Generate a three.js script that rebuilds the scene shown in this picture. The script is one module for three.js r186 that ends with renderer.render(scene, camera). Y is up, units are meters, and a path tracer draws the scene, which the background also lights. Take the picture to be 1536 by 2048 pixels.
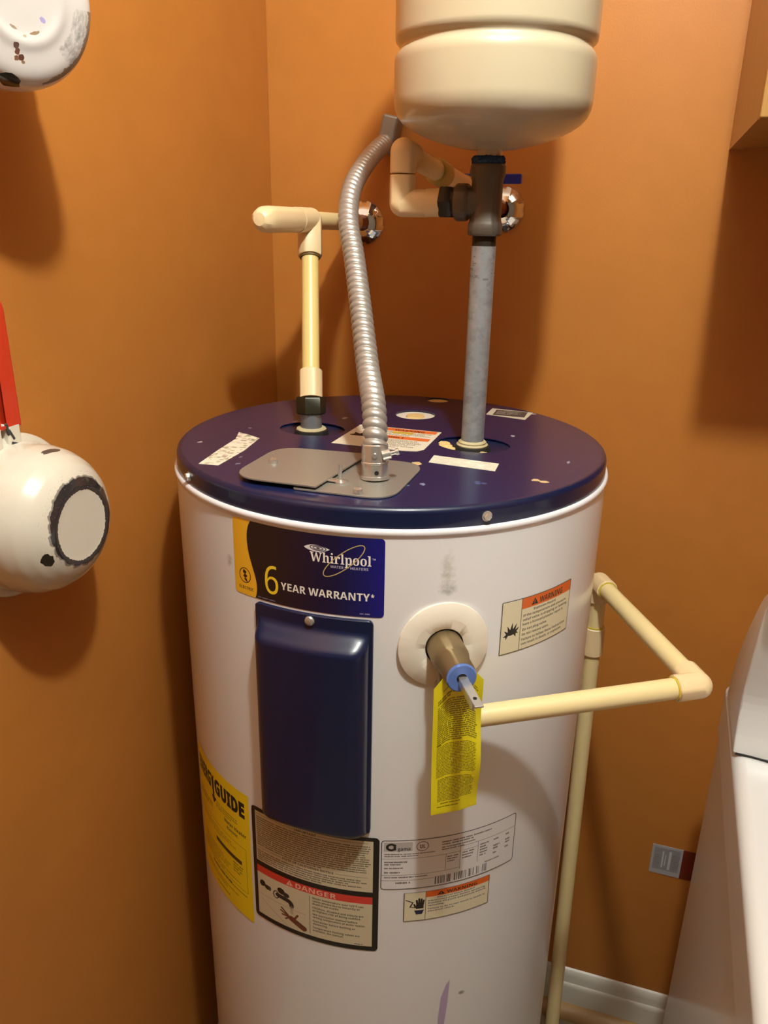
import * as THREE from 'three';
import { mergeGeometries, mergeVertices, toCreasedNormals } from 'three/addons/utils/BufferGeometryUtils.js';
import { RoundedBoxGeometry } from 'three/addons/geometries/RoundedBoxGeometry.js';
import { createNoise2D } from 'simplex-noise';

// ---------------------------------------------------------------- camera, light, exposure
const T = 1.215;                                   // height of the heater's lid above the floor (m); its axis is x = z = 0
const scene = new THREE.Scene();
scene.background = new THREE.Color(0x050403);
const camera = new THREE.PerspectiveCamera(66.06, 1536 / 2048, 0.05, 20);
camera.position.set(0.2747, T + 0.2461, 0.8929);
camera.up.set(-0.1226, 0.9384, -0.3229);
camera.lookAt(0.2747 - 0.2832, T + 0.2461 - 0.345, 0.8929 - 0.8949);
scene.add(camera);
const LAMP = [0.344, T + 1.08, 0.672];             // the bulb in the ceiling lampholder
const LAMP_POWER = 3.2, LAMP_COLOR = new THREE.Color().setRGB(1, 1.06, 1.0);
const renderer = new THREE.WebGLRenderer({ antialias: true });
renderer.toneMapping = THREE.LinearToneMapping;
renderer.toneMappingExposure = 1.22;
renderer.shadowMap.enabled = true;
renderer.shadowMap.type = THREE.PCFSoftShadowMap;

// ---------------------------------------------------------------- helpers
let seed = 7;
const rnd = () => { seed = (seed * 1664525 + 1013904223) >>> 0; return seed / 4294967296; };
const noise2 = createNoise2D(rnd);
const V = (x, y, z) => new THREE.Vector3(x, T + y, z);          // y measured from the lid
const v3 = (x, y, z) => new THREE.Vector3(x, y, z);
const taken = new Map();
function numbered(n) { const k = taken.get(n) ?? 0; taken.set(n, k + 1); return k ? `${n}_${String(k).padStart(3, '0')}` : n; }
function fin(m) { m.castShadow = true; m.receiveShadow = true; return m; }
function thing(name, label, category, group) {
  const o = new THREE.Group(); o.name = numbered(name); o.userData = { label, category }; if (group) o.userData.group = group; scene.add(o); return o;
}
function part(name, geo, mat, parent, label) {
  const m = fin(new THREE.Mesh(Array.isArray(geo) ? merge(geo) : geo, mat)); m.name = name; if (label) m.userData.label = label; parent.add(m); return m;
}
function single(name, geo, mat, label, category, group) {
  const m = fin(new THREE.Mesh(Array.isArray(geo) ? merge(geo) : geo, mat)); m.name = numbered(name); m.userData = { label, category }; if (group) m.userData.group = group; scene.add(m); return m;
}
function struct(name, geo, mat) { const m = fin(new THREE.Mesh(geo, mat)); m.name = name; m.userData = { kind: 'structure', label: name.replace('_', ' ') }; scene.add(m); return m; }
function merge(list) { return mergeGeometries(list.map((g) => { g = g.index ? g.toNonIndexed() : g; for (const k of Object.keys(g.attributes)) if (!['position', 'normal', 'uv'].includes(k)) g.deleteAttribute(k); return g; })); }
const box = (sx, sy, sz, x, y, z, r = 0) => { const g = r ? new RoundedBoxGeometry(sx, sy, sz, 3, r) : new THREE.BoxGeometry(sx, sy, sz); g.translate(x, y, z); return g; };
const Y = v3(0, 1, 0);
function orient(g, a, dir) { g.applyQuaternion(new THREE.Quaternion().setFromUnitVectors(Y, dir.clone().normalize())); g.translate(a.x, a.y, a.z); return g; }
function cyl(a, b, r, r2 = r, seg = 40) { const d = b.clone().sub(a), L = d.length(); const g = new THREE.CylinderGeometry(r2, r, L, seg, 1); g.translate(0, L / 2, 0); return orient(g, a, d); }
function lathe(pts, seg = 64) { return new THREE.LatheGeometry(pts.map(([r, y]) => new THREE.Vector2(Math.max(r, 0), y)), seg); }
function latheAt(pts, a, dir, seg = 48) { return orient(toCreasedNormals(lathe(pts, seg), 0.6), a, dir); }
// a solid of revolution with eased corners: [r, y] rings from the bottom centre to the top centre
function ring(r0, r1, h, bev = 0.001) { return [[r0, 0], [r1 - bev, 0], [r1, bev], [r1, h - bev], [r1 - bev, h], [r0, h]]; }
function sphere(c, r, w = 32, h = 20) { const g = new THREE.SphereGeometry(r, w, h); g.translate(c.x, c.y, c.z); return g; }
const lerp = (a, b, t) => a + (b - a) * t, clamp01 = (x) => Math.min(1, Math.max(0, x));
const smooth = (a, b, x) => { const t = clamp01((x - a) / (b - a)); return t * t * (3 - 2 * t); };
function std(color, roughness = 0.5, metalness = 0, extra = {}) { return new THREE.MeshPhysicalMaterial({ color, roughness, metalness, ...extra }); }
function canvas(w, h, draw) {
  const c = document.createElement('canvas'); c.width = w; c.height = h; const g = c.getContext('2d'); draw(g, w, h);
  const t = new THREE.CanvasTexture(c); t.colorSpace = THREE.SRGBColorSpace; t.anisotropy = 8; return t;
}
function dataTex(w, h, f, srgb = false) {
  const d = new Uint8Array(w * h * 4);
  for (let j = 0; j < h; j++) for (let i = 0; i < w; i++) { const c = f(i, j, i / w, j / h); const k = (j * w + i) * 4; d[k] = c[0]; d[k + 1] = c[1]; d[k + 2] = c[2]; d[k + 3] = 255; }
  const t = new THREE.DataTexture(d, w, h); t.magFilter = THREE.LinearFilter; t.minFilter = THREE.LinearFilter; t.wrapS = t.wrapT = THREE.RepeatWrapping; t.needsUpdate = true; if (srgb) t.colorSpace = THREE.SRGBColorSpace; return t;
}
// tileable value from noise on a torus-like blend
function tile(u, v, s) { const n = (a, b) => noise2(a * s, b * s); const x = u, y = v; return n(x, y) * (1 - x) * (1 - y) + n(x - 1, y) * x * (1 - y) + n(x, y - 1) * (1 - x) * y + n(x - 1, y - 1) * x * y; }

// ---------------------------------------------------------------- materials
const rollTex = dataTex(512, 512, (i, j, u, v) => { const h = 128 + 60 * tile(u, v, 60) + 45 * tile(u, v, 130); return [h, h, h]; });
const paintTex = dataTex(256, 256, (i, j, u, v) => { const k = 246 + 5 * tile(u, v, 5) + 4 * tile(u, v, 17); return [k, k, k]; }, true);
function wallMat(w, h) {
  const m = std(new THREE.Color().setRGB(0.505, 0.186, 0.033), 0.5, 0, { specularIntensity: 0.6 });
  const b = rollTex.clone(); b.repeat.set(w / 0.25, h / 0.25); b.needsUpdate = true; m.bumpMap = b; m.bumpScale = 0.00012;
  const c = paintTex.clone(); c.repeat.set(w / 0.9, h / 0.9); c.needsUpdate = true; m.map = c; return m;
}
const M = {
  ceiling: std(0xc9c4ba, 0.9), trim: std(0xd9d2c6, 0.4), shoe: std(0xb08a58, 0.5),
  enamelWhite: std(0xe6e2e6, 0.22, 0, { clearcoat: 0.5, clearcoatRoughness: 0.08 }),
  navy: std(new THREE.Color().setRGB(0.0035, 0.009, 0.042), 0.35, 0, { specularIntensity: 0.7, clearcoat: 0.45, clearcoatRoughness: 0.1 }),
  navyDark: std(new THREE.Color().setRGB(0.006, 0.012, 0.045), 0.4, 0, { clearcoat: 0.4, clearcoatRoughness: 0.2 }),
  zinc: std(0xcfccc6, 0.26, 0.8), steel: std(0xaaa59c, 0.4, 0.65), chrome: std(0xe2e0dc, 0.07, 1),
  galv: std(0x9aa0a6, 0.42, 0.75), iron: std(0x5e554b, 0.5, 0.4), rubber: std(0x16140f, 0.75),
  cpvc: std(0xe3cd97, 0.4, 0, { clearcoat: 0.15, clearcoatRoughness: 0.3 }), fitting: std(0xe2c79a, 0.42), cpvcPipe: std(0xdcc07a, 0.38),
  glue: std(0xc9b23c, 0.3), tankPaint: std(new THREE.Color().setRGB(0.5, 0.42, 0.285), 0.3, 0, { clearcoat: 0.5, clearcoatRoughness: 0.12 }),
  dope: std(0x123a66, 0.6), brass: std(0x93805f, 0.38, 0.75), copper: std(0x9a5a35, 0.35, 0.9), black: std(0x0d0c0b, 0.7),
  blueCap: std(0x5f7cc0, 0.45, 0.1), blueHandle: std(0x1b2a9c, 0.45), disc: std(0xeadfce, 0.4), foam: std(0xd8b878, 0.9), foamWhite: std(0xd8d0c0, 0.85),
  seal: std(0xb5a780, 0.7), red: std(0xc8371c, 0.35, 0, { clearcoat: 0.5, clearcoatRoughness: 0.1 }), washer: std(0xd2d0ce, 0.3, 0, { clearcoat: 0.5, clearcoatRoughness: 0.15 }),
  gap: std(0x1a1613, 0.8), gasket: std(0x3b3a36, 0.8),
};

// ---------------------------------------------------------------- room shell
const XL = -0.30, ZB = -0.31, XR = 2.1, ZF = 2.6, H = 2.44, TH = 0.1;
const shell = (name, sx, sy, sz, x, y, z, mat) => struct(name, box(sx, sy, sz, x, y, z), mat);
const floorTex = dataTex(512, 512, (i, j, u, v) => { const k = tile(u, v, 9) * 0.5 + tile(u, v, 40) * 0.3 + tile(u, v, 110) * 0.2; return [150 + 26 * k, 136 + 24 * k, 112 + 20 * k]; }, true);
floorTex.repeat.set(3, 3);
shell('floor', XR - XL + 2 * TH, TH, ZF - ZB + 2 * TH, (XR + XL) / 2, -TH / 2, (ZF + ZB) / 2, std(0xffffff, 0.55, 0, { map: floorTex }));
shell('ceiling', XR - XL + 2 * TH, TH, ZF - ZB + 2 * TH, (XR + XL) / 2, H + TH / 2, (ZF + ZB) / 2, M.ceiling);
shell('wall_left', TH, H, ZF - ZB + 2 * TH, XL - TH / 2, H / 2, (ZF + ZB) / 2, wallMat(ZF - ZB, H));
shell('wall_back', XR - XL, H, TH, (XR + XL) / 2, H / 2, ZB - TH / 2, wallMat(XR - XL, H));
shell('wall_right', TH, H, ZF - ZB + 2 * TH, XR + TH / 2, H / 2, (ZF + ZB) / 2, wallMat(ZF - ZB, H));
shell('wall_front', XR - XL, H, TH, (XR + XL) / 2, H / 2, ZF + TH / 2, std(0x8f897f, 0.7));
function baseProfile() { const s = new THREE.Shape(); s.moveTo(0, 0); s.lineTo(0.013, 0); s.lineTo(0.013, 0.06); s.quadraticCurveTo(0.013, 0.068, 0.009, 0.071); s.lineTo(0.008, 0.085); s.quadraticCurveTo(0.007, 0.094, 0.003, 0.098); s.lineTo(0, 0.1); s.closePath(); return s; }
{ // moulded baseboards on the back and left walls, and a wooden shoe strip along the back one
  const gg = new THREE.ExtrudeGeometry(baseProfile(), { depth: XR - XL, bevelEnabled: false, curveSegments: 6 });
  gg.applyMatrix4(new THREE.Matrix4().makeBasis(v3(0, 0, 1), v3(0, 1, 0), v3(-1, 0, 0))); gg.translate(XR, 0, ZB);
  struct('baseboard_back', gg, M.trim);
  const gl = new THREE.ExtrudeGeometry(baseProfile(), { depth: ZF - ZB, bevelEnabled: false, curveSegments: 6 }); gl.translate(XL, 0, ZB);
  struct('baseboard_left', gl, M.trim);
  const q = new THREE.Shape(); q.moveTo(0, 0); q.lineTo(0.022, 0); q.absarc(0, 0, 0.022, 0, Math.PI / 2, false); q.closePath();
  const gq = new THREE.ExtrudeGeometry(q, { depth: XR - XL, bevelEnabled: false, curveSegments: 8 });
  gq.applyMatrix4(new THREE.Matrix4().makeBasis(v3(0, 0, 1), v3(0, 1, 0), v3(-1, 0, 0))); gq.translate(XR, 0, ZB + 0.013);
  struct('trim_1', gq, M.shoe);
}

// ---------------------------------------------------------------- ceiling lampholder with its bulb
{
  const o = thing('ceiling_light', 'bare glowing bulb in a white porcelain lampholder on the ceiling', 'ceiling light');
  const [lx, ly, lz] = LAMP, top = v3(lx, H, lz), down = v3(0, -1, 0);
  part('lampholder', latheAt([[0, 0], [0.055, 0], [0.055, 0.012], [0.04, 0.03], [0.026, 0.045], [0.024, 0.075], [0, 0.075]], top, down), std(0xece8e0, 0.25), o);
  const glow = new THREE.MeshStandardMaterial({ color: 0xffffff, emissive: LAMP_COLOR, emissiveIntensity: 60, roughness: 0.4 });
  const s = H - ly - 0.075;
  part('bulb', latheAt([[0, 0], [0.014, 0], [0.015, 0.012], [0.024, s - 0.02], [0.032, s - 0.005], [0.034, s + 0.006], [0.032, s + 0.018], [0.025, s + 0.03], [0.012, s + 0.038], [0, s + 0.04]], v3(lx, H - 0.075, lz), down), glow, o);
  const lamp = new THREE.PointLight(LAMP_COLOR, LAMP_POWER, 0, 2); lamp.position.set(lx, ly, lz); lamp.castShadow = true; lamp.shadow.radius = 1.6; lamp.shadow.mapSize.set(2048, 2048); scene.add(lamp);
}

// ================================================================ THE WATER HEATER
const R = 0.255, RB = 0.2565;
const heater = thing('water_heater', 'white cylindrical electric water heater with navy blue lid in the corner', 'water heater');
const D2R = Math.PI / 180;
const onTank = (deg, y, r = RB) => V(r * Math.sin(deg * D2R), y, r * Math.cos(deg * D2R));
// curved sticker on the tank wall: angles in degrees, heights below the lid, rounded corners
function sticker(t0, t1, y0, y1, rc = 0, r = RB + 0.0004, n = 36) {
  const pos = [], uv = [], idx = [], nor = [], w = (t1 - t0) * D2R * r, h = y0 - y1;
  for (let i = 0; i <= n; i++) {
    const u = 0.5 - 0.5 * Math.cos(Math.PI * i / n) * (rc ? 1 : 1), x = u * w, e = Math.min(x, w - x), c = rc && e < rc ? rc - Math.sqrt(Math.max(0, rc * rc - (rc - e) ** 2)) : 0;
    const a = (t0 + (t1 - t0) * u) * D2R;
    for (const k of [0, 1]) { const y = k ? y0 - c : y1 + c; pos.push(r * Math.sin(a), T + y, r * Math.cos(a)); nor.push(Math.sin(a), 0, Math.cos(a)); uv.push(u, (y - y1) / h); }
    if (i < n) { const a0 = 2 * i; idx.push(a0, a0 + 2, a0 + 1, a0 + 1, a0 + 2, a0 + 3); }
  }
  const g = new THREE.BufferGeometry(); g.setAttribute('position', new THREE.Float32BufferAttribute(pos, 3)); g.setAttribute('normal', new THREE.Float32BufferAttribute(nor, 3)); g.setAttribute('uv', new THREE.Float32BufferAttribute(uv, 2)); g.setIndex(idx); return g;
}
const paper = (tex, rough = 0.45, extra = {}) => std(0xffffff, rough, 0, { map: tex, ...extra });
// unreadable small print: rows of word-like dashes
function print(g, x, y, w, rows, lh, color, fill = 0.5, ragged = 0.25) {
  g.fillStyle = color;
  for (let r = 0; r < rows; r++) { let px = x; const end = x + w * (1 - (r === rows - 1 ? 0.4 : ragged * rnd())); while (px < end) { const ww = lh * (0.8 + rnd() * 2.6); const we = Math.min(ww, end - px); for (let k = 0; k < we; k += lh * 0.42) { const hh = lh * fill * (0.75 + 0.35 * rnd()); g.fillRect(px + k, y + r * lh + (lh - hh) / 2, lh * 0.3, hh); } px += ww + lh * 0.45; } }
}
const rr = (g, x, y, w, h, r) => { g.beginPath(); g.moveTo(x + r, y); g.arcTo(x + w, y, x + w, y + h, r); g.arcTo(x + w, y + h, x, y + h, r); g.arcTo(x, y + h, x, y, r); g.arcTo(x, y, x + w, y, r); g.closePath(); };
function fit(g, s, x, y, w, font) { g.font = font; const m = g.measureText(s).width; g.save(); g.translate(x, y); g.scale(w / m, 1); g.fillText(s, 0, 0); g.restore(); }

{ // jacket: white enamelled sheet with scuffs, a violet streak low on the front and a rolled lip under the lid
  const tex = canvas(2048, 2048, (g, w, h) => {
    g.fillStyle = '#e7e4e4'; g.fillRect(0, 0, w, h);
    const P = (deg, y) => [(deg + 180) / 360 * w, (-y) / 1.19 * h];
    const smudge = (deg, y, rx, ry, col, n) => { for (let k = 0; k < n; k++) { const a = rnd() * 6.28, q = Math.sqrt(rnd()) * (0.4 + 0.6 * rnd()); const [px, py] = P(deg, y); g.fillStyle = col; g.beginPath(); g.ellipse(px + Math.cos(a) * q * rx, py + Math.sin(a) * q * ry, 1 + 3 * rnd(), 1 + 4 * rnd(), rnd() * 3, 0, 7); g.fill(); } };
    smudge(29.8, -0.066, 12, 44, 'rgba(120,112,104,0.035)', 220); smudge(30, -0.083, 16, 12, 'rgba(110,104,98,0.035)', 110);
    smudge(-22.3, -0.08, 6, 14, 'rgba(120,112,104,0.05)', 40); smudge(40, -0.63, 5, 6, 'rgba(90,84,80,0.2)', 10);
    g.fillStyle = '#b9a3c4'; g.beginPath(); let q = [[36.2, -0.602], [35.9, -0.64], [35, -0.69], [33.3, -0.7], [33.4, -0.66], [33.9, -0.628], [35.2, -0.608]]; q.forEach(([d, y], i) => { const [px, py] = P(d, y); i ? g.lineTo(px, py) : g.moveTo(px, py); }); g.closePath(); g.fill();
  });
  tex.wrapS = THREE.RepeatWrapping;
  const g = new THREE.CylinderGeometry(RB, RB, 1.16, 160, 1, true, -Math.PI, 2 * Math.PI); g.translate(0, T - 0.03 - 0.58, 0);
  // uv: u across -180..180 degrees measured from +z, v from the lid down
  const p = g.attributes.position, uv = g.attributes.uv; for (let i = 0; i < p.count; i++) uv.setXY(i, uv.getX(i), 1 - (T - p.getY(i)) / 1.19);
  part('jacket', g, std(0xffffff, 0.3, 0, { map: tex, clearcoat: 0.5, clearcoatRoughness: 0.1 }), heater, 'white enamelled steel jacket with small scuffs');
  part('rolled_lip', lathe([[0.2535, T - 0.02], [0.2565, T - 0.0203], [0.2582, T - 0.0215], [0.2588, T - 0.0238], [0.2582, T - 0.0262], [0.2571, T - 0.0275], [0.2564, T - 0.031]], 160), M.enamelWhite, heater);
  part('base_ring', lathe([[0.245, 0], [0.2605, 0], [0.2605, 0.045], [0.2585, 0.05], [0.2565, 0.05]], 120), M.navyDark, heater);
}
const holes = [['hot', -0.106, -0.003, 0.042], ['cold', 0.1, -0.006, 0.044], ['plug', -0.006, -0.128, 0.027], ['plug', -0.001, -0.2325, 0.0165]];
{ // lid: pressed steel pan, four openings in its top
  const tex = canvas(1024, 1024, (g, w, h) => {
    g.fillStyle = '#141d47'; g.fillRect(0, 0, w, h);
    const P = (x, z) => [(x + R) / (2 * R) * w, (z + R) / (2 * R) * h];
    for (let k = 0; k < 260; k++) { const a = rnd() * 6.28, q = Math.sqrt(rnd()) * R; const [px, py] = P(q * Math.cos(a), q * Math.sin(a)); g.fillStyle = `rgba(120,125,150,${0.05 + 0.12 * rnd()})`; g.beginPath(); g.ellipse(px, py, 0.6 + 2.2 * rnd(), 0.6 + 1.6 * rnd(), rnd() * 3, 0, 7); g.fill(); }
    const blot = (x, z, rx, rz, col, n = 1) => { for (let k = 0; k < n; k++) { const [px, py] = P(x + (rnd() - 0.5) * rx * (n > 1 ? 1.6 : 0), z + (rnd() - 0.5) * rz * (n > 1 ? 1.6 : 0)); g.fillStyle = col; g.beginPath(); const m = 9, s = n > 1 ? 0.5 : 1; for (let i = 0; i < m; i++) { const a = i / m * 6.28, e = 0.65 + 0.5 * rnd(); const X = px + Math.cos(a) * rx * s * e * w / (2 * R), Z = py + Math.sin(a) * rz * s * e * h / (2 * R); i ? g.lineTo(X, Z) : g.moveTo(X, Z); } g.closePath(); g.fill(); } };
    blot(0.0586, 0.096, 0.006, 0.007, '#dcbf8e'); blot(0.19, 0.1085, 0.006, 0.004, '#d9bb88'); blot(0.199, 0.111, 0.006, 0.004, '#d9bb88'); blot(0.138, -0.063, 0.003, 0.005, '#a7a3b4'); blot(-0.0883, -0.0734, 0.004, 0.006, '#b4ad9f');
    blot(-0.2033, 0.1045, 0.003, 0.004, '#b7b3b0'); blot(-0.18, 0.0226, 0.003, 0.003, '#8c88a0'); blot(-0.0895, 0.2, 0.003, 0.004, '#8f90a8'); blot(-0.12, 0.165, 0.003, 0.006, '#6f7694', 3); blot(-0.128, 0.14, 0.004, 0.006, '#5d6488', 2); blot(0.0834, 0.1615, 0.004, 0.006, '#7f86a4', 3); blot(0.137, 0.137, 0.006, 0.006, '#444f7c', 4); blot(0.07, 0.175, 0.004, 0.004, '#6a7394', 2); blot(0.215, 0.03, 0.002, 0.006, '#8b8ea8'); blot(-0.14, -0.03, 0.004, 0.005, '#6e7698', 3); blot(0.0, 0.235, 0.01, 0.004, '#3a466f', 3);
    blot(0.146, -0.195, 0.004, 0.004, '#c3bfb6');
  });
  const s = new THREE.Shape(); s.absarc(0, 0, R - 0.006, 0, Math.PI * 2, false);
  for (const [, x, z, r] of holes) { const p = new THREE.Path(); if (r > 0.04) p.absellipse(x, -z, r, r * 0.8, 0, Math.PI * 2, true); else p.absarc(x, -z, r, 0, Math.PI * 2, true); s.holes.push(p); }
  const g = new THREE.ExtrudeGeometry(s, { depth: 0.0012, bevelEnabled: false, curveSegments: 96 }); g.rotateX(-Math.PI / 2); g.translate(0, T - 0.0012, 0);
  const p = g.attributes.position, uv = g.attributes.uv; for (let i = 0; i < p.count; i++) uv.setXY(i, (p.getX(i) + R) / (2 * R), 1 - (p.getZ(i) + R) / (2 * R));
  part('lid_top', g, std(0xffffff, 0.36, 0, { map: tex, clearcoat: 0.6, clearcoatRoughness: 0.12 }), heater, 'glossy navy lid with scratches and paint chips');
  const rim = []; for (let i = 0; i <= 8; i++) { const a = i / 8 * Math.PI / 2; rim.push([R - 0.006 + 0.006 * Math.sin(a), T - 0.006 + 0.006 * Math.cos(a)]); }
  part('lid_skirt', lathe([...rim, [R, T - 0.012], [R + 0.0004, T - 0.0215], [R - 0.0015, T - 0.0216]].reverse(), 160), M.navy, heater);
  for (const [kind, x, z, r] of holes) {
    if (kind === 'plug') part('insulation_plug', latheAt([[0, 0], [r + 0.002, 0], [r + 0.002, 0.004], [r * 0.62, 0.0032], [0, 0.005]], V(x, -0.0065, z), Y), r > 0.02 ? M.foamWhite : M.foam, heater, 'pale foam showing through a hole in the lid');
    else part('recess', latheAt([[0.012, 0], [r * 0.8, 0.0005], [r + 0.003, 0.006], [r + 0.003, 0.0066], [0.012, 0.001]], V(x, -0.0082, z), Y), M.navyDark, heater, 'dark pressed recess around the pipe');
  }
  part('insulation_plug', latheAt([[0, 0], [0.013, 0], [0.012, 0.0022], [0, 0.003]], V(-0.006, -0.003, -0.128), Y), M.foam, heater, 'yellowed foam in the middle of the plug');
  // scraps of tan foam beside the cold nipple
  const scrap = []; for (const [x, z, r] of [[0.069, 0.006, 0.010], [0.064, -0.008, 0.008], [0.077, 0.013, 0.007], [0.117, 0.019, 0.006]]) { const q = new THREE.IcosahedronGeometry(r, 2), a = q.attributes.position; for (let i = 0; i < a.count; i++) { const k = 1 + 0.25 * noise2(a.getX(i) * 220 + x * 99, a.getZ(i) * 220); a.setXYZ(i, a.getX(i) * k, a.getY(i) * 0.4 * k, a.getZ(i) * k); } q.computeVertexNormals(); q.translate(x, T - 0.004, z); scrap.push(q); }
  scrap.forEach((q) => part('foam_scrap', q, M.foam, heater));
  // two sheet-metal screws in the skirt (hex washer heads)
  for (const deg of [38.1, -40.4]) {
    const n = v3(Math.sin(deg * D2R), 0, Math.cos(deg * D2R)), a = V(n.x * (R - 0.001), -0.0115, n.z * (R - 0.001));
    part('screw', [latheAt([[0, 0], [0.0052, 0], [0.0052, 0.0018], [0, 0.0018]], a, n, 24), latheAt([[0, 0], [0.0042, 0], [0.0042, 0.004], [0.0034, 0.005], [0, 0.005]], a, n, 6)], M.zinc, heater, 'zinc sheet metal screw');
  }
}
{ // printed stickers on the jacket
  const warranty = canvas(1240, 640, (g, w, h) => {
    g.fillStyle = '#0a0a1c'; g.fillRect(0, 0, w, h);
    const gr = g.createLinearGradient(w * 0.3, 0, w, 0); gr.addColorStop(0, '#0b0a18'); gr.addColorStop(0.6, '#0d0d3a'); gr.addColorStop(1, '#12127a'); g.fillStyle = gr; g.fillRect(0, 0, w, h);
    g.fillStyle = '#f0b72c'; g.beginPath(); g.moveTo(0, 0); g.lineTo(185, 0); g.bezierCurveTo(140, 60, 130, 160, 160, 290); g.bezierCurveTo(190, 400, 230, 480, 225, 560); g.bezierCurveTo(222, 600, 215, 625, 205, h); g.lineTo(0, h); g.closePath(); g.fill();
    g.strokeStyle = '#1a1408'; g.lineWidth = 7; g.beginPath(); g.ellipse(108, 474, 55, 62, 0, 0, 7); g.stroke();
    g.fillStyle = '#1a1408'; g.beginPath(); [[96, 422], [126, 440], [112, 462], [134, 474], [114, 494], [126, 504], [132, 534], [96, 506], [108, 496], [88, 482], [104, 462], [86, 450]].forEach(([x, y], i) => i ? g.lineTo(x, y) : g.moveTo(x, y)); g.closePath(); g.fill();
    g.fillStyle = '#2a210c'; fit(g, 'ELECTRIC', 40, 594, 152, 'bold 36px sans-serif');
    g.fillStyle = '#f2d02e'; fit(g, '6', 290, 566, 146, '330px sans-serif');
    g.fillStyle = '#efe9dc'; fit(g, 'YEAR WARRANTY', 446, 508, 690, 'bold 88px sans-serif'); fit(g, '*', 1142, 496, 28, 'bold 64px sans-serif');
    // eye mark, name and orbit ring
    const ex = 752, ey = 112; g.fillStyle = '#e2dfdf'; g.beginPath(); g.moveTo(ex - 108, ey + 2); g.quadraticCurveTo(ex - 30, ey - 54, ex + 92, ey + 4); g.quadraticCurveTo(ex + 10, ey + 48, ex - 62, ey + 22); g.quadraticCurveTo(ex - 90, ey + 16, ex - 108, ey + 2); g.fill();
    g.strokeStyle = '#14132c'; g.lineWidth = 6; for (const [a, b] of [[60, 20], [38, 12]]) { g.beginPath(); g.ellipse(ex + 2, ey, a, b, 0.08, 0, 7); g.stroke(); } g.fillStyle = '#14132c'; g.beginPath(); g.ellipse(ex + 2, ey, 14, 6, 0, 0, 7); g.fill();
    g.fillStyle = '#f3ece0'; fit(g, 'Whirlpool', 690, 222, 456, 'bold 108px serif'); fit(g, 'TM', 1150, 172, 26, '20px sans-serif');
    g.strokeStyle = '#c9b06a'; g.lineWidth = 7; g.save(); g.translate(944, 196); g.rotate(-0.72); g.beginPath(); g.ellipse(0, 0, 196, 56, 0, 0, 7); g.stroke(); g.restore();
    g.fillStyle = '#b9b3c2'; fit(g, 'WATER', 846, 258, 98, 'bold 28px sans-serif'); fit(g, 'HEATERS', 990, 258, 134, 'bold 28px sans-serif');
    print(g, 232, 612, 260, 1, 20, '#8b86a0', 0.5, 0); print(g, 1064, 606, 120, 1, 18, '#a29cb8', 0.6, 0);
  });
  part('warranty_label', sticker(-20.4, 16.3, -0.0296, -0.1118, 0.004), paper(warranty, 0.3, { clearcoat: 0.6, clearcoatRoughness: 0.12 }), heater, 'dark blue and yellow warranty sticker');

  const energy = canvas(760, 1080, (g, w, h) => {
    g.fillStyle = '#f2d516'; g.fillRect(0, 0, w, h); g.fillStyle = '#17140a'; g.strokeStyle = '#17140a'; g.lineWidth = 12;
    for (const [t, x, ww] of [['ENERGY', 22, 320], ['GUIDE', 352, 366]]) { g.font = 'bold 160px sans-serif'; const mw = g.measureText(t).width; g.save(); g.translate(x, 205); g.scale(ww / mw, 1); g.fillText(t, 0, 0); g.strokeText(t, 0, 0); g.restore(); }
    g.fillRect(316, 120, 26, 150); g.beginPath(); g.moveTo(290, 262); g.lineTo(370, 262); g.lineTo(330, 316); g.closePath(); g.fill();
    fit(g, 'Water Heater', 470, 372, 250, 'bold 44px sans-serif'); fit(g, 'Electric', 500, 418, 130, 'bold 36px sans-serif');
    print(g, 40, 340, 260, 3, 26, 'rgba(40,34,10,0.7)'); print(g, 360, 268, 330, 3, 20, 'rgba(40,34,10,0.55)');
    g.strokeStyle = 'rgba(40,34,10,0.6)'; g.lineWidth = 3; g.strokeRect(70, 470, 640, 380);
    g.fillStyle = '#4a3d10'; g.fillRect(330, 600, 330, 34); g.fillStyle = '#17140a'; print(g, 560, 650, 110, 4, 24, 'rgba(30,26,8,0.7)', 0.5, 0.2); print(g, 100, 690, 420, 5, 22, 'rgba(60,50,12,0.45)'); print(g, 90, 500, 560, 3, 22, 'rgba(60,50,12,0.4)');
    print(g, 60, 800, 600, 2, 22, 'rgba(60,50,12,0.5)'); g.fillStyle = '#2a220a'; g.fillRect(250, 885, 450, 6); print(g, 240, 866, 470, 1, 26, 'rgba(30,26,8,0.8)', 0.6, 0); print(g, 120, 930, 560, 2, 24, 'rgba(60,50,12,0.55)'); print(g, 300, 1010, 320, 1, 26, 'rgba(30,26,8,0.7)');
  });
  part('energy_label', sticker(-50.2, -19.9, -0.372, -0.562, 0), paper(energy, 0.5), heater, 'yellow energy guide sticker');

  const notice = canvas(1180, 1250, (g, w, h) => {
    g.fillStyle = '#0e0c0a'; g.fillRect(0, 0, w, h); g.fillStyle = '#cfc3a4'; g.fillRect(40, 40, w - 90, 545); g.fillRect(40, 640, w - 90, h - 690);
    g.fillStyle = '#2c261c'; fit(g, 'IMPORTANT', 450, 78, 200, 'bold 34px sans-serif'); g.fillRect(60, 64, 380, 3); g.fillRect(660, 64, 430, 3);
    print(g, 56, 88, w - 130, 14, 23, 'rgba(60,52,40,0.9)', 0.55, 0.06); g.fillStyle = '#2c261c'; fit(g, 'STATE OF CALIFORNIA NOTICE', 320, 440, 480, 'bold 32px sans-serif'); g.fillRect(60, 428, 250, 3); g.fillRect(810, 428, 280, 3); print(g, 56, 456, w - 130, 5, 24, 'rgba(60,52,40,0.85)', 0.55, 0.2);
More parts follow.
